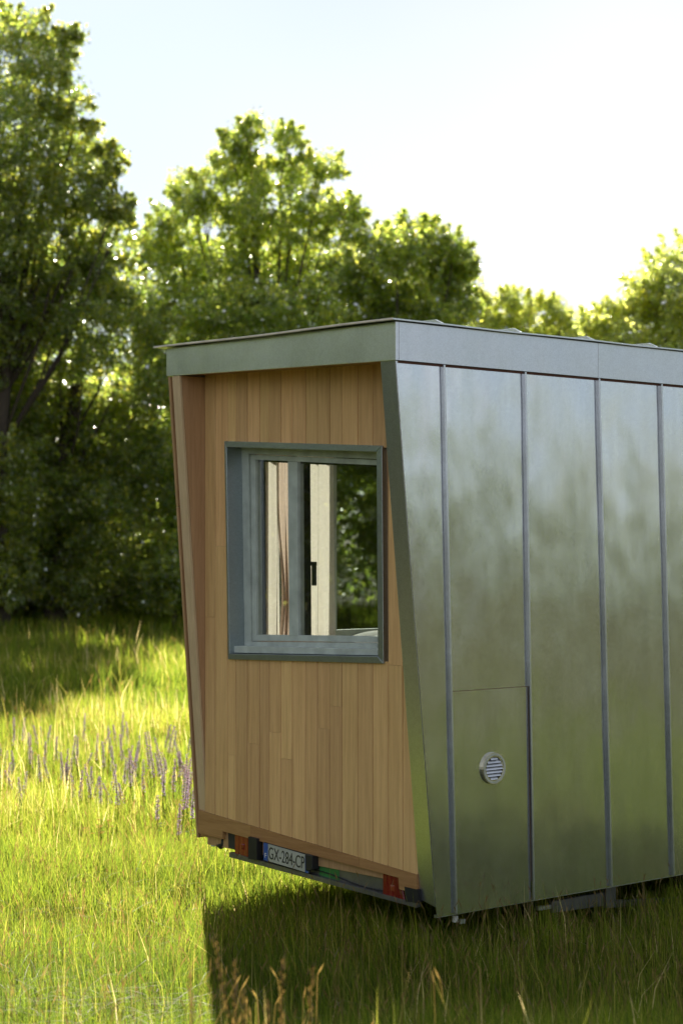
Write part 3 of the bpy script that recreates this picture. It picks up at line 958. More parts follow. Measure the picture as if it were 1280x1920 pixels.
# longitudinal rails, cross members, axle, jacks, wheels
for s in (0.50, 1.90):
    MB().box(0.40, LEN + 1.0, s - .035, s + .035, 0.43, 0.578).build('chassis_rail', M['darksteel'], trailer)
for x in (0.46, 1.6, 2.8, 4.0, 5.2):
    MB().box(x, x + .06, 0.12, 0.464, 0.46, 0.54).build('cross_member', M['rust'], trailer)
    MB().box(x, x + .06, 0.536, 1.864, 0.46, 0.54).build('cross_member', M['rust'], trailer)
    MB().box(x, x + .06, 1.936, 2.32, 0.46, 0.54).build('cross_member', M['rust'], trailer)
def sidebar(name, quad, s, m, th=.03):
    c = [side(x, y, s) for x, y in quad]
    MB().hexa([(x, s, z) for x, z in c], [(x, s + th, z) for x, z in c]).build(name, m, trailer, bevel=.003)
sidebar('stabiliser_arm', [(1034, 1690), (1136, 1672), (1138, 1698), (1036, 1712)], .16, M['steel'])
sidebar('arm_pin', [(1010, 1700), (1034, 1696), (1034, 1704), (1010, 1708)], .17, M['vent'])
sidebar('arm_bracket', [(1136, 1660), (1154, 1657), (1154, 1702), (1136, 1703)], .14, M['steel'])
sidebar('side_guard', [(1154, 1688), (1330, 1680), (1330, 1690), (1154, 1702)], .17, M['steel'])
sidebar('side_marker', [(851, 1718), (859, 1717), (859, 1730), (851, 1730)], .05, M['white'], .02)
sidebar('side_marker', [(863, 1724), (873, 1723), (873, 1732), (863, 1733)], .06, M['vent'], .02)
sidebar('side_marker', [(1260, 1703), (1267, 1702), (1266, 1713), (1261, 1714)], .10, M['white'], .02)
for x, s in ((2.4, 0.50), (2.4, 1.90), (5.6, 0.50), (5.6, 1.90)):
    mb = MB().tube([(x, s, 0.43), (x, s, 0.02)], [.03, .026], 10)
    mb.box(x - .09, x + .09, s - .09, s + .09, -0.06, 0.03)
    mb.build('support_jack', M['darksteel'], trailer)
for x in (3.3, 4.15):
    MB().tube([(x, 0.35, 0.33), (x, 2.05, 0.33)], [.04, .04], 10).build('axle', M['darksteel'], trailer)
    for s in (0.30, 2.10):
        e0 = bpy.data.objects.new('wheel', None); COL.objects.link(e0); e0.parent = trailer; e0.location = (x, s, 0.31)
        mb = MB().tube([(0, -.09, 0), (0, -.075, 0), (0, .075, 0), (0, .09, 0)], [.28, .315, .315, .28], 28); mb.build('tyre', M['black'], e0)
        MB().tube([(0, -.097, 0), (0, .097, 0)], [.17, .17], 20).build('rim', M['steel'], e0)

# ------------------------------------------------------------------ curtains and bed inside (things of their own)
HM = Matrix.Translation((OX, OY, 0)) @ Matrix.Rotation(math.atan2(LY, LX), 4, 'Z')
def curtain(name, pa, pb, z0, z1, folds, m, label, amp=.026, gather=None, group=None):
    """cloth hanging between two plan points pa, pb (house axes)"""
    V, Fc = [], []
    nu, nv = 60, 40
    A, B = Vector((pa[0], pa[1], 0)), Vector((pb[0], pb[1], 0))
    d = (B - A); nrm = Vector((-d.y, d.x, 0)).normalized()
    ph = random.random() * 6
    for j in range(nv + 1):
        fz = j / nv
        z = z0 + (z1 - z0) * fz
        for i in range(nu + 1):
            f = i / nu
            ff = f
            if gather:
                c, tgt, zg = gather
                gk = math.exp(-((z - zg) / 0.42) ** 2) * tgt
                ff = f * (1 - gk) + c * gk
            p = A + d * ff + nrm * amp * (0.6 + 0.5 * (1 - fz)) * (math.sin(f * folds * 6.28 + ph + 0.5 * math.sin(z * 1.3)) + 0.3 * math.sin(f * folds * 13 + z))
            V.append(tuple(HM @ Vector((p.x, p.y, z)) ))
    for j in range(nv):
        for i in range(nu):
            k = j * (nu + 1) + i
            Fc.append((k, k + 1, k + nu + 2, k + nu + 1))
    me = bpy.data.meshes.new(name)
    o0 = HM @ Vector((pa[0], pa[1], z0))
    me.from_pydata([tuple(Vector(v) - o0) for v in V], [], Fc)
    o = link(name, me, m, smooth=True)
    o.location = o0
    tag(o, label, 'curtain', group)
    return o
SC = 2.20
def lw_t(px): return side(px, 1000, SC)[0]
curtain('curtain', (lw_t(560), SC), (lw_t(627), SC), 1.95, 3.50, 3.2, M['curtain'], 'bright sunlit white curtain behind the wide right window pane')
curtain('curtain', (lw_t(478), SC - .02), (lw_t(523), SC - .02), 1.95, 3.50, 2.2, M['curtain'], 'white curtain hanging behind the narrow left window pane')
curtain('curtain', (lw_t(519), SC + .02), (lw_t(551), SC + .02), 1.95, 3.50, 2.5, M['curtain_shaded'], 'gathered curtain with pinkish painted shade at right behind the narrow left window pane', gather=(0.75, 0.55, 2.25))
# bed with rumpled white cover along the rear wall
V, Fc = [], []
nb, mbn = 46, 34
for i in range(nb + 1):
    for j in range(mbn + 1):
        x = 0.62 + i / nb * 1.5; s = 0.30 + j / mbn * 1.86
        ed = min(1, 8 * min(i / nb, 1 - i / nb, j / mbn, 1 - j / mbn))
        z = 1.80 + 0.11 * math.sqrt(max(ed, 0)) + 0.018 * math.sin(x * 7 + s * 4) + 0.012 * math.sin(s * 11 - x * 3) + 0.09 * math.exp(-((x - 1.25) ** 2 + (s - 1.5) ** 2) / 0.10)
        V.append((x, s, z))
for i in range(nb):
    for j in range(mbn):
        k = i * (mbn + 1) + j
        Fc.append((k, k + mbn + 1, k + mbn + 2, k + 1))
bed = bpy.data.objects.new('bed', None); COL.objects.link(bed)
bed.matrix_world = HM
me = bpy.data.meshes.new('cover'); me.from_pydata(V, [], Fc)
link('cover', me, M['linen'], bed, smooth=True)
MB().box(0.64, 2.10, 0.32, 2.14, 0.662, 1.79).build('bed_base', M['lining'], bed)
tag(bed, 'bed with rumpled white cover just inside the rear window', 'bed')

# ------------------------------------------------------------------ trees
def at(px, py, D):
    return np.array([(px - CX) / F_PX * D, D, ZC - (py - YH) / F_PX * D])

def leaf_cloud(centres, radii, n_per, size, seed, droop=0.0, flat=0.75, lum=None):
    """many small folded leaves scattered round clump centres"""
    r = np.random.default_rng(seed)
    C = np.repeat(centres, n_per, axis=0)
    RR = np.repeat(radii, n_per)[:, None]
    n = len(C)
    d = r.normal(size=(n, 3)); d /= np.linalg.norm(d, axis=1)[:, None] + 1e-9
    rad = r.random((n, 1)) ** 0.45
    P = C + d * rad * RR * np.array([1, 1, flat])
    ax = r.normal(size=(n, 3)); ax[:, 2] -= droop
    ax /= np.linalg.norm(ax, axis=1)[:, None]
    up = r.normal(size=(n, 3)) + np.array([0, 0, 0.9])
    sd = np.cross(ax, up); sd /= np.linalg.norm(sd, axis=1)[:, None] + 1e-9
    nm = np.cross(sd, ax)
    sz = size * r.uniform(0.6, 1.35, (n, 1))
    a_ = P - ax * sz * 0.5
    b_ = P + sd * sz * 0.33 + nm * sz * 0.10
    c_ = P + ax * sz * 0.5
    d_ = P - sd * sz * 0.33 + nm * sz * 0.10
    V = np.stack([a_, b_, c_, d_], 1).reshape(-1, 3)
    clump_t = np.repeat(r.uniform(-0.22, 0.22, len(centres)), n_per)
    t = np.clip(0.45 + clump_t + r.normal(0, 0.27, n), 0, 1)
    idx = np.arange(4 * n).reshape(-1, 4)
    return V, idx, np.repeat(t, 4)

def make_tree(name, label, cat, D, base_px, lobes, leaf, n_leaf=34000, size=0.17, clump_r=0.42, seed=1, trunk_r=0.28, depth=0.9, droop=0.0, group=None, dense=1.1, limbs=True, base_y=None):
    r = np.random.default_rng(seed)
    D_b = D
    bx = (base_px - CX) / F_PX * D
    bz = float(ground_h(bx, D_b))
    root = bpy.data.objects.new(name, None); COL.objects.link(root)
    root.location = (bx, D_b, bz)
    tag(root, label, cat, group)
    org = np.array([bx, D_b, bz])
    L = []
    for (px, py, rp) in lobes:
        p = at(px, py, D); rr = rp / F_PX * D
        p[1] += r.normal(0, 1) * rr * depth * 0.8
        L.append((p - org, rr))
    # clump centres inside the lobes
    vol = np.array([rr ** 2.3 for _, rr in L]); vol /= vol.sum()
    n_cl = int(n_leaf * dense / 46)
    cen = []
    for (p, rr), f in zip(L, vol):
        k = max(5, int(n_cl * f))
        d = r.normal(size=(k, 3)); d /= np.linalg.norm(d, axis=1)[:, None]
        rad = r.random((k, 1)) ** 0.42
        cen.append(p + d * rad * rr * np.array([0.93, 1.25 * depth, 0.93]))
    # twigs that stick out of the outline
    for (p, rr) in L:
        k = 3
        d = r.normal(size=(k, 3)); d[:, 2] = np.abs(d[:, 2]) * 0.8; d /= np.linalg.norm(d, axis=1)[:, None]
        cen.append(p + d * rr * r.uniform(1.0, 1.22, (k, 1)))
    cen = np.concatenate(cen)
    cen = cen[cen[:, 2] > 0.15]
    rad = clump_r * r.uniform(0.55, 1.45, len(cen))
    V, idx, t = leaf_cloud(cen, rad, 46, size, seed + 1, droop)
    # sprigs that break the outline: short chains of small clumps growing up and out
    sc, sr = [], []
    for (p, rr) in L:
        for q in range(9):
            d = r.normal(size=3); d[2] = d[2] * 0.7 + 0.55; d /= np.linalg.norm(d)
            ln = rr * r.uniform(0.25, 0.55) + 0.15
            bend = r.normal(0, 0.25, 3) + np.array([0, 0, 0.35])
            for k in range(5):
                f = (k + 1) / 5
                sc.append(p + d * rr * 0.9 + (d * f + bend * f * f * 0.5) * ln); sr.append(clump_r * (0.62 - 0.42 * f))
    sc = np.array(sc); sr = np.array(sr); kp = sc[:, 2] > 0.1
    V2, idx2, t2 = leaf_cloud(sc[kp], sr[kp], 20, size * 0.9, seed + 2, droop, flat=1.0)
    idx = np.concatenate([idx, idx2 + len(V)]); V = np.concatenate([V, V2]); t = np.concatenate([t, np.clip(t2 + 0.12, 0, 1)])
    me = mesh_np('crown', V, np.full(len(idx), 4), idx.ravel(), t)
    link('crown', me, leaf, root)
    # trunk and limbs
    cz = max(p[2] for p, _ in L)
    mean = np.mean([p for p, _ in L], axis=0)
    top = np.array([mean[0] * 0.9, mean[1] * 0.5, cz * 0.86])
    mb = MB()
    pts, rad_ = [], []
    nseg = 9
    wob = r.normal(0, 0.10, (nseg + 1, 2))
    for k in range(nseg + 1):
        f = k / nseg
        q = top * np.array([f ** 1.8, f ** 1.6, f])
        q = q + np.array([wob[k, 0], wob[k, 1], 0]) * min(1, f * 3)
        pts.append(tuple(q)); rad_.append(trunk_r * (1 - f) ** 0.8 + 0.03 + (trunk_r * 0.5 if k == 0 else 0))
    pts[0] = (pts[0][0], pts[0][1], -0.25)
    mb.tube(pts, rad_, 9)
    trunk = mb.build('trunk', M['bark'], root, smooth=True)
    if limbs:
        mb = MB()
        for (p, rr) in L:
            f0 = np.clip((p[2] / top[2]) * 0.62 - 0.06, 0.12, 0.9)
            a0 = np.array(pts[int(f0 * nseg)])
            mid = (a0 + p) / 2 + np.array([0, 0, -0.08 * np.linalg.norm(p - a0)]) + r.normal(0, 0.12, 3)
            r0 = 0.007 * np.linalg.norm(p - a0) ** 0.8 + 0.014
            mb.tube([tuple(a0), tuple(mid), tuple(p)], [r0 * 1.25, r0, 0.014], 6)
            for q in range(4):
                d = r.normal(size=3); d[2] = abs(d[2]) * 0.6; d /= np.linalg.norm(d)
                e1 = p + d * rr * 0.7
                mm = p * 0.5 + e1 * 0.5 + r.normal(0, 0.08, 3)
                mb.tube([tuple(mid * 0.25 + p * 0.75), tuple(mm), tuple(e1)], [r0 * 0.4, r0 * 0.22, 0.008], 5)
        mb.build('limbs', M['bark'], root, smooth=True)
    return root

make_tree('oak_tree', 'tallest dark green tree cut off by the left edge of the picture', 'tree', 57, -10,
          [(45, 45, 42), (20, 110, 62), (95, 110, 46), (125, 80, 22), (60, 190, 85), (120, 190, 40), (0, 270, 95), (95, 290, 75), (140, 250, 30), (170, 300, 42), (205, 290, 24), (30, 380, 115), (130, 390, 75), (195, 350, 30), (215, 400, 32), (-60, 330, 110), (-70, 480, 140), (20, 500, 115), (140, 480, 60), (225, 425, 22), (-110, 640, 150), (-40, 760, 140), (10, 630, 80), (-120, 900, 140), (0, 900, 95), (-30, 1020, 90), (30, 760, 90), (25, 1090, 60)],
          M['leaf_dark'], 96000, 0.155, 0.42, 3, 0.38)
make_tree('oak_tree', 'broad leafy tree with dark trunk left of the house, under the tallest one', 'tree', 60, 112,
          [(190, 500, 62), (120, 560, 80), (225, 560, 62), (60, 620, 80), (180, 650, 85), (265, 620, 55), (290, 720, 60), (90, 740, 95), (215, 760, 80), (20, 820, 90), (140, 850, 90), (270, 850, 70), (310, 930, 50), (40, 960, 90), (190, 960, 85), (290, 1030, 50), (100, 1040, 80), (15, 1080, 70), (215, 1060, 50), (130, 960, 70), (70, 880, 70), (240, 900, 70), (160, 1110, 50), (60, 1120, 50), (270, 1110, 40)],
          M['leaf_dark'], 88000, 0.155, 0.42, 8, 0.42)
make_tree('maple_tree', 'tall tree with pointed top rising behind the left end of the roof', 'tree', 64, 486,
          [(470, 250, 24), (440, 285, 30), (530, 265, 26), (420, 320, 36), (480, 330, 40), (545, 330, 38), (605, 325, 32), (345, 350, 28), (375, 400, 46), (310, 420, 34), (290, 480, 42), (455, 410, 62), (550, 420, 62), (620, 400, 42), (655, 405, 22), (350, 490, 64), (450, 510, 75), (560, 520, 75), (640, 490, 46), (310, 580, 60), (400, 620, 80), (510, 620, 85), (610, 600, 65), (340, 700, 75), (460, 760, 100), (580, 740, 90), (370, 850, 80), (500, 920, 100), (600, 880, 90), (420, 1020, 70), (560, 1040, 80)],
          M['leaf_mid'], 105000, 0.16, 0.40, 15, 0.30)
make_tree('maple_tree', 'round bright green tree behind the near roof corner', 'tree', 59, 770,
          [(745, 440, 26), (795, 445, 28), (690, 455, 34), (740, 490, 50), (815, 480, 44), (850, 480, 24), (670, 530, 52), (760, 550, 66), (840, 540, 44), (875, 500, 14), (700, 610, 70), (800, 610, 70), (860, 590, 36), (730, 720, 90), (830, 720, 70), (690, 830, 80), (780, 860, 90), (850, 850, 60), (740, 980, 80)],
          M['leaf_mid'], 72000, 0.155, 0.38, 23, 0.24)
make_tree('ash_tree', 'thin pale sapling between the round tree and the right tree', 'tree', 74, 985,
          [(955, 570, 22), (985, 590, 30), (1030, 575, 20), (1050, 605, 22), (905, 560, 14), (900, 600, 26), (925, 610, 18), (1000, 640, 40), (930, 670, 36), (1060, 660, 36), (990, 730, 60), (990, 850, 70), (950, 620, 34), (1040, 630, 34), (1085, 640, 30), (890, 640, 34)],
          M['leaf_pale'], 20000, 0.16, 0.42, 31, 0.13)
make_tree('willow_tree', 'bright green willow above the roof at the right edge of the picture', 'tree', 52, 1270,
          [(1270, 510, 44), (1225, 545, 42), (1290, 570, 70), (1190, 590, 40), (1150, 610, 34), (1240, 620, 62), (1100, 625, 24), (1170, 660, 52), (1320, 500, 60), (1330, 640, 90), (1250, 720, 80), (1150, 740, 60), (1350, 760, 90), (1270, 850, 90)],
          M['leaf_pale'], 68000, 0.135, 0.36, 37, 0.26, droop=0.5)
# shrubs at the wood edge
sh = [(20, 61, 140, 'low leafy shrub at the left picture edge under the broad tree', [(20, 1060, 60), (-40, 1040, 70), (60, 1120, 45), (0, 1130, 45)]),
      (180, 66, 120, 'low shrub just to the right of the dark trunk', [(170, 1070, 55), (220, 1100, 42), (140, 1125, 38), (190, 1030, 40)]),
      (325, 58, 60, 'sunlit sapling leaves beside the left edge of the house', [(300, 1080, 22), (325, 1060, 26), (340, 1110, 30), (350, 1030, 30)]),
      (90, 68, 120, 'shrub in the deep shade behind the dark trunk', [(90, 1060, 60), (60, 1010, 50), (120, 1010, 50), (100, 1120, 50)]),
      (265, 70, 120, 'dark shrub in the gap between trunk and house', [(260, 1060, 50), (290, 1010, 46), (240, 1110, 46), (300, 1110, 46)]),
      (420, 66, 120, 'shrub seen through the window behind the house', [(400, 1060, 60), (460, 1080, 60), (380, 1110, 50), (520, 1080, 60)])]
for i, (bpx, D, nl, lab, lb) in enumerate(sh):
    make_tree('shrub', lab, 'shrub', D, bpx, lb, M['leaf_dark'] if i < 2 else M['leaf_mid'], nl * 110, 0.17, 0.38, 60 + i, 0.05, group='shrubs at the wood edge')

# the wood that closes the meadow on the far side and round about
def wood_mass(name, label, arcs, seed, leafsize=0.5):
    r = np.random.default_rng(seed)
    cen, rad = [], []
    for (a0, a1, d0, d1, h, n) in arcs:
        an = np.radians(r.uniform(a0, a1, n)); dd = r.uniform(d0, d1, n)
        x, y = np.sin(an) * dd, np.cos(an) * dd
        hh = h * (0.62 + 0.38 * np.sin(np.degrees(an) * 0.31 + seed) * np.sin(np.degrees(an) * 0.13 + 2)) * r.uniform(0.85, 1.1, n)
        z = ground_h(x, y) + 0.4 + r.random(n) ** 0.8 * hh
        cen.append(np.stack([x, y, z], 1)); rad.append(r.uniform(0.9, 1.9, n))
    cen = np.concatenate(cen); rad = np.concatenate(rad)
    V, idx, t = leaf_cloud(cen, rad, 16, leafsize, seed, 0)
    me = mesh_np(name, V, np.full(len(idx), 4), idx.ravel(), t * 0.8)
    o = link(name, me, M['leaf_dark'], kind='stuff')
    o['label'] = label; o['category'] = 'wood'
    return o
wood_mass('wood', 'dark undergrowth of the wood behind the trees', [(-17, -1.2, 66, 82, 14.5, 3900), (-1.2, 14, 74, 88, 10.5, 1700)], 71, 0.36)
wood_mass('wood', 'wood to the left of the meadow mirrored in the window', [(-125, -24, 34, 48, 17, 5200)], 72, 0.6)
wood_mass('wood', 'distant tree line mirrored in the metal side', [(45, 150, 95, 125, 7, 3800)], 73, 0.9)

# ------------------------------------------------------------------ meadow
def fnoise(x, y, seed, sc):
    r = np.random.default_rng(seed)
    o = np.zeros_like(x)
    for k in range(7):
        an = r.uniform(0, 6.28); fq = sc * r.uniform(0.5, 2.0)
        o += np.sin((x * math.cos(an) + y * math.sin(an)) * fq + r.uniform(0, 6.28))
    return o / 3.2

hc, hs_ = LX, LY
def in_house(x, y):
    dx, dy = x - OX, y - OY
    t = dx * hc + dy * hs_; s = -dx * hs_ + dy * hc
    return (t > 0.2) & (t < LEN + 0.3) & (s > 0.0) & (s < WID + 0.05)

def blades(n, y0, y1, hw0, h_lo, h_hi, w, seed, tint_mu, lean=0.35, tint_sd=0.20, xlim=None, stalk=False, power=1.0):
    r = np.random.default_rng(seed)
    y = np.sqrt(y0 ** 2 + (y1 ** 2 - y0 ** 2) * r.random(n))
    x = (r.random(n) * 2 - 1) * (hw0 * y + 0.7)
    if xlim is not None:
        x = xlim[0] + r.random(n) * (xlim[1] - xlim[0])
    dn = fnoise(x, y, 5, 1.6)
    keep = r.random(n) < np.clip(0.72 + 0.35 * dn, 0.2, 1)
    x, y = x[keep], y[keep]
    n = len(x)
    z = ground_h(x, y)
    hh = r.uniform(h_lo, h_hi, n) * np.clip(1 + 0.28 * fnoise(x, y, 9, 1.1) + 0.15 * fnoise(x, y, 10, 4.0), 0.45, 1.6)
    ih = in_house(x, y)
    hh = np.where(ih, np.minimum(hh, 0.26), hh)
    an = r.uniform(0, 6.28, n) * 0.75 + fnoise(x, y, 12, 0.8) * 1.2
    ln = np.abs(r.normal(0, lean, n)) * hh
    wd = w * r.uniform(0.6, 1.4, n)
    fa = r.uniform(0, 6.28, n)
    bx, by = np.cos(fa) * wd / 2, np.sin(fa) * wd / 2
    lx, ly = np.cos(an) * ln, np.sin(an) * ln
    base = np.stack([x, y, z - 0.02], 1)
    off = np.stack([bx, by, 0 * bx], 1)
    midp = base + np.stack([lx * 0.30, ly * 0.30, hh * 0.58], 1)
    tip = base + np.stack([lx, ly, np.sqrt(np.maximum(hh ** 2 - 0.6 * ln ** 2, (0.25 * hh) ** 2))], 1)
    V = np.stack([base - off, base + off, midp - off * 0.8, midp + off * 0.8, tip], 1).reshape(-1, 3)
    k = np.arange(n)[:, None] * 5
    quads = k + np.array([0, 1, 3, 2]); tris = k + np.array([2, 3, 4])
    loops = np.concatenate([quads, tris], 1).ravel()
    tot = np.tile([4, 3], n)
    tint = np.clip(r.normal(tint_mu, tint_sd, n) + 0.10 * fnoise(x, y, 21, 0.9), 0, 1)
    return V, loops, tot, np.repeat(tint, 5)

def merge(parts, name, m, label, cat):
    off = 0; VV, LL, TT, TI = [], [], [], []
    for V, l, t, ti in parts:
        VV.append(V); LL.append(l + off); TT.append(t); TI.append(ti); off += len(V)
    me = mesh_np(name, np.concatenate(VV), np.concatenate(TT), np.concatenate(LL), np.concatenate(TI))
    o = link(name, me, m, kind='stuff')
    o['label'] = label; o['category'] = cat
    return o

merge([blades(190000, 5.0, 10.5, 0.30, 0.14, 0.36, 0.0048, 101, 0.29),  # near blades dark olive, the tint also painting the house shadow deeper
       blades(190000, 10.5, 17.0, 0.28, 0.14, 0.40, 0.0055, 102, 0.41),
       blades(130000, 17.0, 28.0, 0.25, 0.17, 0.44, 0.0085, 103, 0.41),
       blades(80000, 28.0, 46.0, 0.24, 0.25, 0.55, 0.016, 104, 0.41),
       blades(46000, 9.0, 30.0, 0.28, 0.2, 0.42, 0.012, 106, 0.30, xlim=(4.0, 16.0)),  # out-of-view blades, tinted darker to dim their reflection in the metal
       blades(36000, 46.0, 72.0, 0.24, 0.25, 0.6, 0.035, 105, 0.42)],
      'meadow_grass', M['grass'], 'tall yellow green meadow grass in front of and around the house', 'grass')
merge([blades(2600, 6.0, 15.0, 0.28, 0.30, 0.62, 0.0035, 111, 0.74, 0.25, 0.12),
       blades(2200, 15.0, 26.0, 0.26, 0.35, 0.7, 0.006, 112, 0.80, 0.22, 0.12),
       blades(2200, 26.0, 48.0, 0.26, 0.4, 0.8, 0.011, 113, 0.80, 0.22, 0.12)],
      'dry_grass_stalks', M['grass'], 'thin dry seed stalks standing among the green grass', 'grass')
# flattened straw in the near left
def straw(n, cx, cy, rx, ry, seed):
    r = np.random.default_rng(seed)
    x = cx + r.normal(0, rx, n); y = cy + r.normal(0, ry, n)
    z = ground_h(x, y) + r.uniform(0.04, 0.24, n)
    an = r.normal(0.2, 0.7, n) + np.where(r.random(n) < 0.5, math.pi, 0)
    ln = r.uniform(0.15, 0.45, n)
    up = r.normal(0.10, 0.35, n) * ln; sag = r.uniform(0.0, 0.25, n) * ln
    wd = 0.0016
    o = np.stack([-np.sin(an) * wd, np.cos(an) * wd, 0 * an], 1)
    rows = []
    for k in range(5):
        f = k / 4
        c = np.stack([x + np.cos(an) * ln * f, y + np.sin(an) * ln * f, z + up * f + sag * 4 * f * (1 - f)], 1)
        rows += [c - o * (1 - 0.7 * f), c + o * (1 - 0.7 * f)]
    V = np.stack(rows, 1).reshape(-1, 3)
    k = np.arange(n)[:, None] * 10
    loops = np.concatenate([k + np.array([2 * q, 2 * q + 1, 2 * q + 3, 2 * q + 2]) for q in range(4)], 1).ravel()
    return V, loops, np.full(4 * n, 4), np.repeat(r.random(n), 10)
merge([straw(420, -1.30, 8.9, 0.55, 0.16, 201), straw(220, -1.75, 9.9, 0.28, 0.25, 202), straw(160, -1.0, 10.6, 0.5, 0.3, 203), straw(120, -1.2, 8.1, 0.5, 0.12, 204), straw(200, -1.6, 12.0, 0.8, 0.7, 205)],
      'dry_straw', M['straw'], 'pale flattened dry straw lying in the grass at lower left', 'straw')
# nodding seed heads that haze the meadow
def seeds(n, y0, y1, hw, h_lo, h_hi, ln, wd, seed):
    r = np.random.default_rng(seed)
    y = np.sqrt(y0 ** 2 + (y1 ** 2 - y0 ** 2) * r.random(n)); x = (r.random(n) * 2 - 1) * (hw * y + 0.7)
    k = (fnoise(x, y, 33, 0.9) + r.normal(0, 0.4, n) > -0.1) & ~in_house(x, y)
    x, y = x[k], y[k]; n = len(x)
    g0 = ground_h(x, y); h = r.uniform(h_lo, h_hi, n)
    an = r.uniform(0, 6.28, n); le = np.abs(r.normal(0, 0.16, n)) * h
    b = np.stack([x, y, g0 - 0.02], 1)
    m1 = b + np.stack([np.cos(an) * le * .35, np.sin(an) * le * .35, h * 0.6], 1)
    t0 = b + np.stack([np.cos(an) * le, np.sin(an) * le, h], 1)
    L_ = ln * r.uniform(0.6, 1.3, n)
    t1 = t0 + np.stack([np.cos(an) * L_ * .5, np.sin(an) * L_ * .5, L_ * 0.85], 1)
    fa = r.uniform(0, 6.28, n)
    o = np.stack([np.cos(fa), np.sin(fa), 0 * fa], 1)
    sw = wd * 0.22
    md = t0 * .55 + t1 * .45
    V = np.stack([b - o * sw, b + o * sw, m1 - o * sw, m1 + o * sw, t0 - o * sw, t0 + o * sw, md - o * wd, md + o * wd, t1], 1).reshape(-1, 3)
    q = np.arange(n)[:, None] * 9
    loops = np.concatenate([q + np.array([0, 1, 3, 2]), q + np.array([2, 3, 5, 4]), q + np.array([4, 5, 7, 6]), q + np.array([6, 7, 8])], 1).ravel()
    return V, loops, np.tile([4, 4, 4, 3], n), np.repeat(r.random(n), 9)
merge([seeds(6500, 6.5, 14.0, 0.28, 0.28, 0.55, 0.06, 0.0035, 401), seeds(3600, 14.0, 26.0, 0.26, 0.32, 0.62, 0.075, 0.005, 402), seeds(2400, 26.0, 50.0, 0.26, 0.35, 0.7, 0.09, 0.009, 403)],
      'seed_heads', M['seed'], 'brownish grass seed heads floating over the meadow', 'grass')

# ------------------------------------------------------------------ flowers
def sage_meshes(seed):
    r = random.Random(seed)
    h = r.uniform(0.58, 0.82)
    lean = r.uniform(-0.06, 0.06), r.uniform(-0.06, 0.06)
    ax = lambda f: Vector((lean[0] * f * f, lean[1] * f * f, h * f))
    mb = MB().tube([ax(0) - Vector((0, 0, .03)), ax(.35), ax(.7), ax(1)], [.0035, .003, .0026, .001], 5)
    for k in range(6):       # basal leaves
        f = r.uniform(.05, .4); an = r.uniform(0, 6.28); c = ax(f); l_ = r.uniform(.03, .06)
        d = Vector((math.cos(an), math.sin(an), .4)); sdv = Vector((-math.sin(an), math.cos(an), 0))
        i = len(mb.v)
        mb.v += [tuple(c), tuple(c + d * l_ * .5 + sdv * .014), tuple(c + d * l_ - Vector((0, 0, .02))), tuple(c + d * l_ * .5 - sdv * .014)]
        mb.f.append((i, i + 1, i + 2, i + 3))
    sp = MB()
    f = 0.48
    while f < 1.0:
        wdt = .021 * (1 - .55 * (f - .48) / .52)
        for q in range(5):
            an = r.uniform(0, 6.28); c = ax(f) + Vector((0, 0, r.uniform(-.006, .006)))
            d = Vector((math.cos(an), math.sin(an), r.uniform(-.1, .5))).normalized()
            sdv = d.cross(Vector((0, 0, 1))).normalized()
            upv = Vector((0, 0, 1))
            w_ = wdt * r.uniform(.7, 1.2)
            i = len(sp.v)
            sp.v += [tuple(c), tuple(c + d * w_ * .6 + sdv * .007), tuple(c + d * w_ + upv * .006), tuple(c + d * w_ * .6 - sdv * .007), tuple(c + d * w_ * .9 - upv * .012)]
            sp.f += [(i, i + 1, i + 2, i + 3), (i, i + 1, i + 4)]
        f += .032
    out = []
    for m_, nm in ((mb, 'stem'), (sp, 'flower_spike')):
        me = bpy.data.meshes.new(nm); me.from_pydata([tuple(v) for v in m_.v], [], m_.f)
        atb = me.attributes.new('tint', 'FLOAT', 'POINT')
        atb.data.foreach_set('value', np.array([r.random() for _ in m_.v], np.float32))
        out.append(me)
    out[0].materials.append(M['stem']); out[1].materials.append(M['petal'])
    return out
variants = [sage_meshes(300 + k) for k in range(7)]
rs_ = random.Random(44)
tips = [(65, 1385), (95, 1400), (48, 1430), (128, 1395), (185, 1365), (212, 1372), (240, 1350), (281, 1345), (172, 1415), (205, 1420), (252, 1390), (318, 1390), (335, 1402), (300, 1375), (347, 1420), (352, 1450), (340, 1450), (150, 1440), (118, 1415), (6, 1372), (15, 1405), (180, 1440), (332, 1500), (44, 1450), (225, 1450), (270, 1430), (303, 1440), (325, 1430), (355, 1400), (160, 1385), (290, 1410), (195, 1395), (82, 1410), (262, 1370), (230, 1410), (310, 1420), (344, 1385), (135, 1425), (105, 1380), (358, 1470), (28, 1395), (215, 1435), (248, 1425), (322, 1365), (176, 1380), (350, 1430), (337, 1470), (296, 1460), (190, 1440), (120, 1410)]
tips += [(rs_.uniform(0, 362), rs_.triangular(1340, 1450, 1385)) for _ in range(34)]
for i, (px, py) in enumerate(tips):
    hgt = 0.52
    Y = (ZC - hgt) / ((py - YH) / F_PX)
    X = (px - CX) / F_PX * Y
    root = bpy.data.objects.new('meadow_sage', None); COL.objects.link(root)
    root.location = (X, Y, float(ground_h(X, Y))); root.rotation_euler = (0, 0, rs_.uniform(0, 6.28))
    s_ = rs_.uniform(0.6, 0.9); root.scale = (1.45, 1.45, s_); root.rotation_euler = (rs_.gauss(0, .07), rs_.gauss(0, .07), rs_.uniform(0, 6.28))
    tag(root, 'purple sage flower spike among the grass left of the house', 'flower', 'purple sage spikes in the meadow')
    for me, nm in zip(rs_.choice(variants), ('stem', 'flower_spike')):
        o = bpy.data.objects.new(nm, me); COL.objects.link(o); o.parent = root

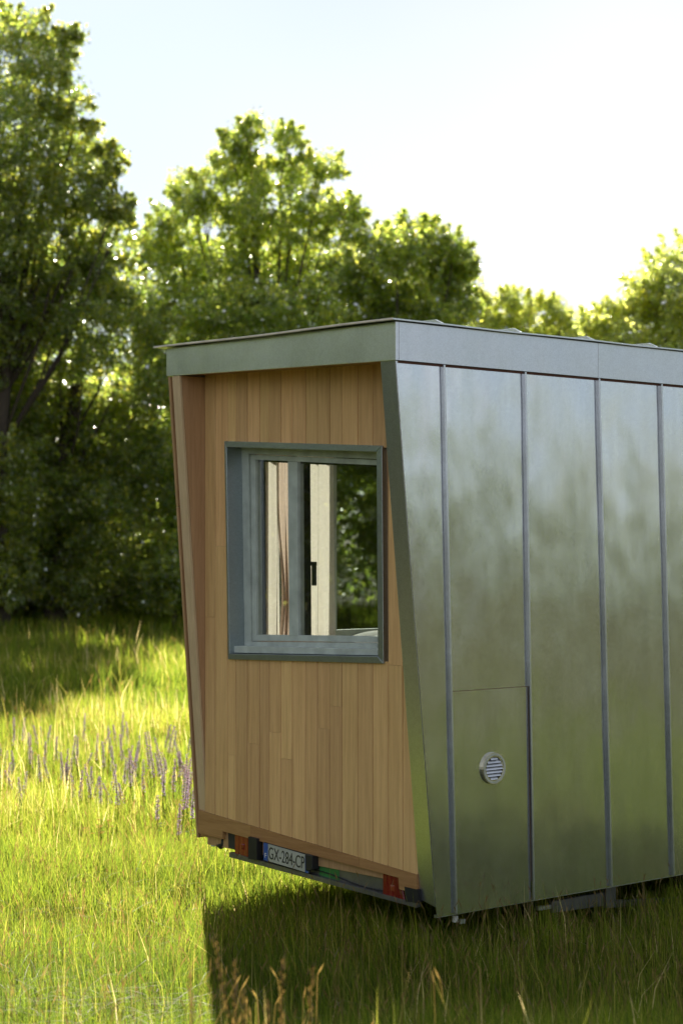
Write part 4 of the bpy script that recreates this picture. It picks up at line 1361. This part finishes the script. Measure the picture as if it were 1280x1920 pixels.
# yellow flower clump
def yellow(px, py, n, label, seed):
    r = random.Random(seed)
    Y = (ZC - 0.35) / ((py - YH) / F_PX); X = (px - CX) / F_PX * Y
    root = bpy.data.objects.new('yellow_flower', None); COL.objects.link(root)
    root.location = (X, Y, float(ground_h(X, Y)))
    tag(root, label, 'flower', 'yellow flowers in the meadow')
    st, hd = MB(), MB()
    for k in range(n):
        x, y = r.gauss(0, .05), r.gauss(0, .05); h = r.uniform(.30, .42)
        st.tube([(x * .3, y * .3, -.02), (x * .8, y * .8, h * .6), (x, y, h)], [.003, .0025, .002], 4)
        for q in range(7):
            an = 6.28 * q / 7; i = len(hd.v); rr = .022
            hd.v += [(x, y, h), (x + math.cos(an - .35) * rr, y + math.sin(an - .35) * rr, h + .008), (x + math.cos(an) * rr * 1.3, y + math.sin(an) * rr * 1.3, h + .010), (x + math.cos(an + .35) * rr, y + math.sin(an + .35) * rr, h + .008)]
            hd.f.append((i, i + 1, i + 2, i + 3))
    for m_, nm, mt in ((st, 'stems', M['stem']), (hd, 'flower_heads', M['yellow'])):
        me = bpy.data.meshes.new(nm); me.from_pydata([tuple(v) for v in m_.v], [], m_.f)
        atb = me.attributes.new('tint', 'FLOAT', 'POINT'); atb.data.foreach_set('value', np.array([r.random() for _ in m_.v], np.float32))
        link(nm, me, mt, root)
yellow(188, 1553, 9, 'yellow flower clump in the sunny grass below the purple spikes', 1)
yellow(234, 1346, 3, 'small yellow flower between the purple spikes', 2)
yellow(165, 1362, 3, 'tiny yellow flowers at the edge of the tree shadow', 3)

# tall near stalks with seed heads, in front of the house shadow
stalks = [(400, 1755, 470, 7.2), (437, 1800, 455, 6.9), (530, 1795, 520, 7.3), (585, 1808, 572, 7.0), (500, 1880, 498, 6.7), (355, 1830, 372, 6.8), (455, 1860, 462, 6.6)]
for i, (tx, ty, bx_, D) in enumerate(stalks):
    D *= 0.78
    r = random.Random(500 + i)
    tip = Vector(at(tx, ty, D).tolist())
    b_x = (bx_ - CX) / F_PX * D
    b_ = Vector((b_x, D, float(ground_h(b_x, D))))
    root = bpy.data.objects.new('grass_stalk', None); COL.objects.link(root); root.location = b_
    lab = ['leaning blurred grass stalk at lower left of the house shadow', 'thick blurred grass seed head beside the leaning stalk', 'upright blurred grass stalk below the number plate', 'tallest right hand blurred grass stalk in the house shadow', 'short blurred grass tip at the bottom edge of the picture', 'blurred grass stalk on the left edge of the house shadow', 'short blurred grass tip between the leaning stalks'][i]
    tag(root, lab, 'grass stalk', 'blurred near grass stalks')
    tp = tip - b_
    st = MB().tube([(0, 0, -.02), tuple(tp * .5 + Vector((-tp.x * .2, 0, 0))), tuple(tp * .8 + Vector((-tp.x * .05, 0, 0))), tuple(tp)], [.0022, .002, .0016, .001], 5)
    hd = MB()
    for k in range(36):
        f = 0.66 + 0.34 * k / 36
        c = tp * f + Vector((-tp.x * .1 * (1 - f), 0, 0))
        an = r.uniform(0, 6.28); d = Vector((math.cos(an) * .5, math.sin(an) * .5, 1)).normalized(); ln = .016
        sd = Vector((-math.sin(an), math.cos(an), 0)) * .004
        o_ = Vector((math.cos(an), math.sin(an), 0)) * .005
        ix = len(hd.v)
        hd.v += [tuple(c), tuple(c + o_ + d * ln * .5 + sd), tuple(c + o_ + d * ln), tuple(c + o_ + d * ln * .5 - sd)]
        hd.f.append((ix, ix + 1, ix + 2, ix + 3))
    for m_, nm in ((st, 'stem'), (hd, 'seed_head')):
        me = bpy.data.meshes.new(nm); me.from_pydata([tuple(v) for v in m_.v], [], m_.f)
        atb = me.attributes.new('tint', 'FLOAT', 'POINT'); atb.data.foreach_set('value', np.array([r.random() * .2 for _ in m_.v], np.float32))
        link(nm, me, M['seed'], root)
